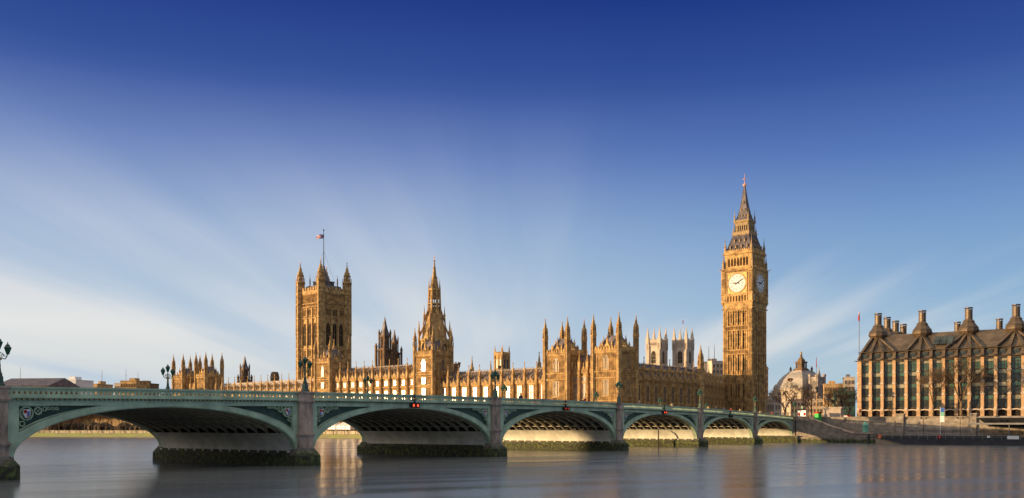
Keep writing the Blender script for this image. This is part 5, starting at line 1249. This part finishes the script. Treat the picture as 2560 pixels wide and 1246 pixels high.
# row beyond the river wall, seen through the nearest arch
k = 0
for px in range(112, 400, 17):
    for row in (0,):
        Z = 386+(px % 5)+(400-px)*.085; c = cz(px+random.uniform(-3,3), Z+9)
        od = ['leftmost', 'second', 'third', 'fourth', 'fifth', 'sixth', 'seventh', 'eighth', 'ninth', 'tenth', 'eleventh', 'twelfth', 'thirteenth', 'fourteenth', 'fifteenth', 'sixteenth', 'last'][k]
        tree(k, c.x, c.y, 2.3, random.uniform(13.5, 16.5), od+' bare orange-brown tree from the left in the row under the largest arch', 'bare trees beyond the river wall', 1.15, TL)
        k += 1
h = MB()
for k in range(26):
    c = cz(85+k*12.6, 440-k*.95); s_ = random.uniform(.8, 1.3)
    vs = []
    h.lathe(c.x, c.y, [(2.6*s_, 2.2), (3.0*s_, 3.2*s_+.5), (2.3*s_, 4.4*s_), (.8*s_, 5.2*s_)], 7, k)
hm = mat('brown hedge', (.10,.065,.035), .95, .6, .9, bump=1, bscale=3); tag(h.build('undergrowth', hm), 'brown winter undergrowth behind the row of trees', 'undergrowth', kind='stuff')
for px, Z, hh, lb in ((1962, 300, 11.5, 'bare tree at the left of the group before the dome'), (1985, 292, 13, 'bare tree standing before the left half of the dome'), (2006, 300, 12.5, 'bare tree in front of the middle of the dome'), (2030, 296, 11, 'bare tree between the dome and the chariot statue'), (2070, 310, 12, 'bare tree directly behind the chariot statue'), (2100, 300, 12.5, 'bare reddish tree right of the chariot statue'), (2122, 298, 13, 'bare orange tree touching the left end of the office block')):
    c = cz(px, Z); tree(int(px), c.x, c.y, 6.15, hh, lb, 'bare trees in front of the dome', 1.15)
for px, Z, hh, lb, ws in ((2333, 259, 16, 'tall bare plane tree before the middle of the office block', .75), (2403, 255, 18.5, 'largest bare plane tree before the office block, with a forked trunk', .95)):
    c = cz(px, Z); tree(px, c.x, c.y, 6.15, hh, lb, 'plane trees before the office block', ws*1.25, TB, 17)
c = cz(2225, 262); tree(1, c.x, c.y, 6.15, 5.2, 'small orange-brown tree at the foot of the office block', None, 1.1)

# ------------------------------------------------------------------ pontoon landing stage
M['hull'] = mat('dark pontoon steel', (.03,.03,.035), .5, .3, .5); M['deckgrey'] = mat('grey steel', (.25,.24,.23), .6, .15, 1); M['panel_blue'] = mat('blue-grey panel', (.12,.24,.42), .5, .1, 1)
pt = thing('landing_pontoon', 'long dark floating landing stage with railings and a flat canopy', 'pontoon', (11, 25.5, 0), R(2))
m = MB(); m.box(-4,4,0,90,-1,1.15); m.box(-4.1,4.1,-.1,90,1.15,1.35); m.build('hull', 'hull', pt)
m = MB(); m.box(3.7,3.78,0,90,1.35,2.2)
m.build('side_screen', 'iron_dark', pt)
m = MB()
for k in range(46): m.tube((3.85, k*2, 1.3), (3.85, k*2, 2.5), .05, .05, 4)
m.tube((3.85,0,2.45),(3.85,90,2.45),.05,.05,4); m.tube((3.85,0,1.9),(3.85,90,1.9),.035,.035,4); m.build('railing', 'deckgrey', pt)
m = MB(); m.box(-3.2,3.4,21,90,4.95,5.15); m.box(-3.3,3.5,20.6,90,5.15,5.35); m.build('canopy', 'deckgrey', pt)
for k in range(10):
    m = MB(); m.tube((2.6,23+k*6.5,1.3),(2.6,23+k*6.5,5.0),.10,.10,6); m.tube((2.6,23+k*6.5,4.2),(1.5,23+k*6.5,5.0),.06,.06,4); m.build('canopy_post', 'deckgrey', pt)
m = MB(); m.box(-1,1.6,33,41,1.35,4.4); m.build('waiting_room', 'deckgrey', pt)
m = MB(); m.box(1.61,1.66,34,36,1.6,4.0); m.box(1.61,1.66,37,40,2.2,4.0); m.build('window', 'glass_dark', pt)
m = MB(); m.box(2.2,3.0,38.0,42.3,2.3,4.7); m.build('blue_panel', 'panel_blue', pt)
m = MB()
for y in (39.2, 41.2): m.T = Matrix.Translation((3.0, y, 3.0)) @ Matrix.Rotation(pi/2, 4, 'Y'); m.lathe(0,0,[(.3,0),(.3,.06)],12)
m.T = None; m.build('portholes', 'black', pt)
m = MB(); m.box(3.86,3.92,29.2,31.6,1.5,2.3); m.build('notice_board', 'white', pt)
m = MB(); m.box(3.86,3.92,25.0,25.6,1.8,2.3); m.build('small_notice', 'white', pt)
def lifebuoy(x, y, z, mt, label, r=.42):
    t = thing('lifebuoy', label, 'lifebuoy', (x, y, z)); m = MB(); m.T = Matrix.Rotation(pi/2, 4, 'Z'); m.ring(0,0,r,r*.5,-.07,.07,16); m.build('ring', mt, t); m = MB(); m.box(-.1,-.04,-.05,.05,-r,r); m.build('strap', 'white', t)
M['orange'] = mat('orange plastic', (.85,.16,.03), .5, 0); M['yellow'] = mat('yellow plastic', (.85,.5,.04), .5, 0)
lifebuoy(15.1, 26.6, 2.0, 'orange', 'orange lifebuoy at the left end of the landing stage', .5)
lifebuoy(13.3, 57.9, 1.95, 'yellow', 'yellow lifebuoy beside the white notice board')
lifebuoy(14.4, 40.3, 1.95, 'red', 'dark red lifebuoy in the middle of the railing')
for y, lb in ((36.4, 'left one of two thin black double lamps on the landing stage'), (44.6, 'right one of two thin black double lamps on the landing stage')):
    t = thing('double_lamp', lb, 'lamp', (12.5, y, 1.3)); m = MB(); m.tube((0,0,0),(0,0,5.2),.07,.05,5); m.tube((0,-.6,5.1),(0,.6,5.1),.04,.04,4); m.build('post', 'iron_dark', t)
    for q in (-.6, .6): m = MB(); m.lathe(0,q,[(.1,5.05),(.24,5.2),(.2,5.4),(.05,5.5)],8); m.build('lamp_head', 'iron_dark', t)
t = thing('banner_sign', 'upright blue and white banner sign at the head of the gangway', 'sign', (4.6, 39.3, 2.2))
m = MB(); m.tube((0,-.45,0),(0,-.45,7.2),.07,.07,5); m.build('post', 'white', t)
for a, b, mt in ((3.4,4.9,'white'),(4.9,5.9,'copper'),(5.9,7.0,'blue')): m = MB(); m.box(-.05,.05,-.38,.5,a,b); m.build('panel', mt, t)
t = thing('service_gangway', 'steel truss gangway sloping from the embankment to the landing stage', 'gangway', (1.0, 30, 3.0))
m = MB()
for yy in (-.0, 3.0):
    for k in range(9):
        x0, x1 = -5+k*1.6, -5+(k+1)*1.6; 
T_ = Matrix.Rotation(R(80), 4, 'Z')
m.T = T_
for zz in (0, 1.6):
    for yy in (-1, 1): m.tube((0,yy,zz),(16,yy,zz-.6),.08,.08,4)
for k in range(8):
    for yy in (-1, 1): m.tube((2*k,yy,-.6*k/8),(2*k+1,yy,1.6-.6*(k+.5)/8),.05,.05,4); m.tube((2*k+1,yy,1.6-.6*(k+.5)/8),(2*k+2,yy,-.6*(k+1)/8),.05,.05,4)
m.build('truss', 'deckgrey', t)
m = MB(); m.T = T_; m.box(0,16,-.95,.95,-.4,-.3); m.build('walkway', 'deckgrey', t)
t = thing('cafe_roof', 'dark flat roof with a thin pale edge above the landing stage at the far right', 'roof', (2.0, 49, 3.2))
m = MB(); m.add([(-5,0,1.2),(3,2,1.2),(3,60,1.2),(-5,60,1.2),(-5,-1.5,3.4),(4,-1.5,3.4),(4,60,3.4),(-5,60,3.4)], [(0,3,2,1),(4,5,6,7),(0,1,5,4),(1,2,6,5),(2,3,7,6),(3,0,4,7)]); m.build('body', 'black', t)
m = MB(); m.box(-5,4.2,-1.7,60,3.42,3.62); m.build('roof_edge', 'deckgrey', t)
t = thing('timber_dolphin', 'dark timber piles beside the left end of the landing stage', 'piles', (9, 22.6, 0))
for q, (a, b) in enumerate(((0,0),(1.4,.3),(0,2.0),(1.3,2.1))): m = MB(); m.tube((a,b,-2),(a,b,2.6),.28,.26,7); m.build('pile', 'hull', t)
m = MB(); m.box(-.3,1.7,-.3,2.4,1.6,1.9); m.build('cross_beam', 'hull', t)

# ------------------------------------------------------------------ street things
def board(px, Z, z, w, h, label, mt='white', blobs=()):
    c = cz(px, Z); t = thing('street_board', label, 'sign', (c.x, c.y, z), R(90-28))
    m = MB(); m.box(-w/2,w/2,-.08,.08,0,h); m.build('panel', mt, t)
    for x, zz, r, mm in blobs: m = MB(); m.plate([(x+r*cos(k*pi/8), zz+r*sin(k*pi/8)) for k in range(16)], -.12, -.05); m.build('symbol', mm, t)
    for x in (-w/2+.1, w/2-.1): m = MB(); m.box(x-.06,x+.06,-.05,.05,6.15-z,0); m.build('post', 'deckgrey', t)
    return t
board(2005, 249, 7.2, 2.9, 1.6, 'white board with two red discs at the bridge end', 'white', ((-1.0,.6,.42,'red'),(1.0,.6,.42,'red')))
c = cz(2045, 258); M['vgreen'] = mat('bright green canvas', (.02,.42,.05), .6, .1, 2)
t = thing('green_booth', 'bright green booth with a striped top beside the pedestal', 'booth', (c.x, c.y, 5.2), R(62))
m = MB(); m.box(-.7,.7,-.6,.6,0,2.9); m.build('body', 'vgreen', t); m = MB(); m.box(-.8,.8,-.7,.7,2.9,3.3); m.build('canopy', 'red', t)
c = cz(2005.5, 262); t = thing('round_sign', 'round turquoise sign on a post above the white board', 'sign', (c.x, c.y, 6.15), R(62))
m = MB(); m.tube((0,0,0),(0,0,3.4),.05,.05,5); m.build('post', 'deckgrey', t); m = MB(); m.plate([(.38*cos(k*pi/10), 3.75+.38*sin(k*pi/10)) for k in range(20)], -.05, .03); m.build('disc', 'copper', t); m = MB(); m.plate([(.16*cos(k*pi/8), 3.75+.16*sin(k*pi/8)) for k in range(16)], -.09, -.05); m.build('disc_centre', 'red', t)
c = cz(2042, 270); t = thing('tall_lamp_post', 'tall pale post with a dark lamp cluster left of the statue', 'lamp post', (c.x, c.y, 6.15)); m = MB(); m.tube((0,0,0),(0,0,8.2),.16,.10,6); m.build('post', 'stone_pale', t); m = MB(); m.lathe(0,0,[(.1,8.2),(.45,8.5),(.35,9.2),(.5,9.5),(.1,10.2)],7); m.build('lamp_cluster', 'iron_dark', t)
c = cz(2041, 400); t = thing('thin_flagpole', 'thin red flagpole rising above the trees right of the dome', 'flagpole', (c.x, c.y, 6.15)); m = MB(); m.tube((0,0,0),(0,0,28.5),.12,.07,5); m.build('pole', 'bark', t); m = MB(); m.tube((0,0,24),(0,0,28),.2,.1,5); m.build('furled_flag', 'red', t)
def tlight(px, Z, z, label, col):
    c = cz(px, Z); t = thing('traffic_light', label, 'traffic light', (c.x, c.y, z), R(62)); m = MB(); m.tube((0,0,0),(0,0,2.3),.06,.06,5); m.build('post', 'iron_dark', t); m = MB(); m.box(-.18,.18,-.15,.15,2.2,3.2); h_ = m.build('signal_head', 'black', t)
    m = MB(); m.plate([(.12*cos(k*pi/6), 3.0+.12*sin(k*pi/6)) for k in range(12)], -.2, -.15); m.build('lens', col, h_)
tlight(2150, 262, 6.2, 'traffic light at the left corner of the office block', 'lens_red')
tlight(2106, 262, 6.2, 'traffic light just right of the statue pedestal', 'lens_off')
def car(x, y, z, rz, mt, label, van=False):
    t = thing('white_van' if van else 'parked_car', label, 'van' if van else 'car', (x, y, z), rz)
    if van: pr = [(-2.4,.35),(2.3,.35),(2.5,.9),(2.1,1.2),(1.6,2.1),(1.3,2.25),(-2.35,2.25),(-2.45,2.1)]
    else: pr = [(-2.1,.3),(2.1,.3),(2.15,.75),(1.2,.9),(.6,1.42),(-1.2,1.42),(-1.9,.95),(-2.15,.85)]
    m = MB(); m.plate(pr, -.9, .9); m.build('body', mt, t)
    m = MB()
    g_ = [(.75,1.25),(1.85,1.25),(1.5,1.95),(.75,1.95)] if van else [(-1.35,.95),(.95,.95),(.5,1.34),(-1.1,1.34)]
    m.plate(g_, -.92, .92); m.build('side_windows', 'glass_dark', t)
    for x_ in (-1.4, 1.4):
        for y_ in (-.8, .8): m = MB(); m.T = Matrix.Translation((x_, y_, .33)) @ Matrix.Rotation(pi/2, 4, 'X'); m.lathe(0,0,[(.33,-.1),(.33,.1)],12); w_ = m.build('wheel', 'black', t)
def rdz(s): return top(s)-1.04
car(63, -18, rdz(63), pi+.01, 'white', 'white van crossing the bridge near the clock tower', True)
car(98, -20.5, rdz(98), pi, 'red', 'red van on the bridge in front of the near pavilion', True); bpy.data.objects['white_van.001'].name = 'red_van'
c = cz(1955, 262); car(c.x, c.y, 6.3, .4, 'red', 'red car just beyond the right end of the bridge')
c = cz(2118, 268); car(c.x, c.y, 6.3, 1.2, 'red', 'red car right of the statue below the trees')
# people
B_pts = [(0,0,.92,.14),(0,0,1.15,.13),(0,0,1.40,.16),(0,0,1.52,.06),(0,.0,1.64,.095),(0,.01,1.74,.06),(.20,0,1.42,.06),(.25,.02,1.12,.05),(.22,.10,.86,.035),(-.20,0,1.42,.06),(-.25,.02,1.12,.05),(-.22,.10,.86,.035),(.10,0,.85,.09),(.11,.02,.48,.06),(.11,0,.08,.05),(.11,.14,.04,.04),(-.10,0,.85,.09),(-.11,.10,.48,.06),(-.11,-.02,.08,.05),(-.11,.12,.04,.04)]
B_e = [(0,1),(1,2),(2,3),(3,4),(4,5),(2,6),(6,7),(7,8),(2,9),(9,10),(10,11),(0,12),(12,13),(13,14),(14,15),(0,16),(16,17),(17,18),(18,19)]
M['skin_'] = mat('skin', (.45,.28,.2), .6, 0); M['coat_navy'] = mat('navy coat', (.03,.04,.08), .8, .2, 5); M['coat_red'] = mat('red coat', (.4,.04,.03), .8, .2, 5); M['coat_tan'] = mat('tan coat', (.4,.27,.14), .8, .2, 5)
def person(x, y, z, rz, coat, label):
    t = thing('person', label, 'person', (x, y, z), rz, 'pedestrians')
    skin('body', B_pts, B_e, 'skin_', t, 1)
    cm_ = MB(); cm_.lathe(0,0,[(.25,.62),(.24,.95),(.19,1.1),(.24,1.40),(.12,1.5),(.08,1.54)],10,0,.72)
    for sg in (-1,1): cm_.tube((sg*.2,0,1.43),(sg*.26,.02,1.12),.075,.07,7); cm_.tube((sg*.26,.02,1.14),(sg*.23,.09,.9),.07,.06,7); cm_.tube((sg*.1,.0,.9),(sg*.115,.04 if sg > 0 else .1,.48),.11,.08,7); cm_.tube((sg*.115,.04 if sg > 0 else .1,.5),(sg*.11,0,.1),.08,.065,7)
    cm_.build('clothes', coat, t); h_ = MB(); h_.lathe(0,-.02,[(.09,1.62),(.115,1.7),(.10,1.79),(.04,1.83)],8); h_.build('hair', 'black', t)
for s, y, cm_, lb in ((52, -1.6, 'coat_navy', 'person in a navy coat walking on the bridge between the two right-hand piers'), (41, -2.2, 'coat_red', 'person in a red coat walking on the bridge below the clock tower'), (37, -1.4, 'coat_tan', 'person in a tan coat walking on the bridge below the clock tower'), (92, -1.5, 'coat_navy', 'person in a navy coat on the bridge before the shaded range'), (22, -1.6, 'coat_tan', 'person in a tan coat near the right end of the bridge'), (12, -1.8, 'coat_red', 'person in a red coat near the right end of the bridge'), (113, -2, 'coat_red', 'person in a red coat walking near the middle of the bridge'), (57, -1.5, 'coat_tan', 'person in a tan coat crossing between the white van and the shaded range'), (45, -2.4, 'coat_navy', 'person in a navy coat left of the clock tower base'), (76, -1.9, 'coat_tan', 'person in a tan coat above the fourth arch from the left'), (18, -2.6, 'coat_navy', 'person in a navy coat above the smallest arch'), (6, -1.6, 'coat_navy', 'person in a navy coat at the very right end of the bridge'), (134, -1.8, 'coat_navy', 'person in a navy coat above the third arch from the left')):
    person(s, y, top(s)-.92, pi/2 if s % 2 else -pi/2, cm_, lb)
for px, Z, z, cm_, lb in ((2036, 260, 5.9, 'coat_navy', 'person in dark clothes standing left of the green booth'), (2053, 260, 5.5, 'coat_tan', 'person in a tan coat on the river steps right of the green booth')):
    c = cz(px, Z); person(c.x, c.y, z, R(62), cm_, lb)

# ------------------------------------------------------------------ far left skyline
t, h_ = plain_block(95, 430, 150, 968, 'long brown-roofed building at the far left behind the bridge', 'stone_dark', rz=-.15, depth=24, nwin=18, nrow=3, zb=2.3, roof=4.6)
plain_block(190, 470, 50, 952, 'white stepped building just right of the long brown roof', 'white', rz=-.2, nwin=7, nrow=3, zb=2.3)
plain_block(255, 520, 18, 962, 'small pale block with a mast in the gap of the left skyline', 'stone_pale', rz=-.2, nwin=3, nrow=2, zb=2.3)
plain_block(338, 560, 44, 954, 'brown stepped block with a small rooftop tower on the left skyline', 'stone', rz=-.2, nwin=6, nrow=3, zb=2.3)
plain_block(368, 575, 30, 960, 'lower brick block beside the lamp on the far parapet', 'stone_dark', rz=-.2, nwin=5, nrow=2, zb=2.3)
plain_block(312, 600, 22, 960, 'small cream building on the left skyline', 'white_stone', rz=-.2, nwin=3, nrow=2, zb=2.3)
for px, yt, lb in ((51, 918, 'mast above the long brown roof'), (255, 925, 'thin mast on the small pale block'), (315, 922, 'left thin mast over the brown blocks'), (345, 930, 'right thin mast over the brown blocks')):
    c = cz(px, 600); z = 4.65+(1065-yt)*600/2300-20; t = thing('thin_mast', lb, 'mast', (c.x, c.y, 20)); m = MB(); m.tube((0,0,0),(0,0,z),.22,.08,5); m.tube((-.6,0,z*.8),(.6,0,z*.8),.06,.06,3); m.build('mast', 'bark', t)
plain_block(250, 470, 420, 1012, 'long low terrace of houses behind the riverside trees at the far left', 'stone_pale', rz=-.2, nwin=40, nrow=2, zb=2.3)
plain_block(600, 560, 400, 985, 'long low building behind the far palace ranges', 'stone_dark', rz=-.2, nwin=24, nrow=1, zb=2.3)

# ------------------------------------------------------------------ near-bank hospital blocks (they shade the near arches)
def hospital(y0, y1, x0, h, label):
    t = thing('hospital_block', label, 'building', (x0, y0, 6)); m = MB(); m.box(0, 26, 0, y1-y0, 0, h); m.box(-.3, 26.3, -.3, y1-y0+.3, h, h+.6); m.box(6, 14, 4, 12, h+.6, h+3.4); m.build('wall', 'stone_pale', t)
    n = int((y1-y0)/8)
    for r_ in range(int(h/7)):
        for k in range(n): put_win(t, Matrix.Translation((0, 0, 0)) @ Matrix.Rotation(-pi/2, 4, 'Z'), -(k+.5)*8, 2+r_*7, 3.5, 3.0, 3, (), False, 'white_stone', 'glass_dark')
hospital(-243, -40, 290, 26, 'large pale hospital building on the near bank, out of the picture to the left')
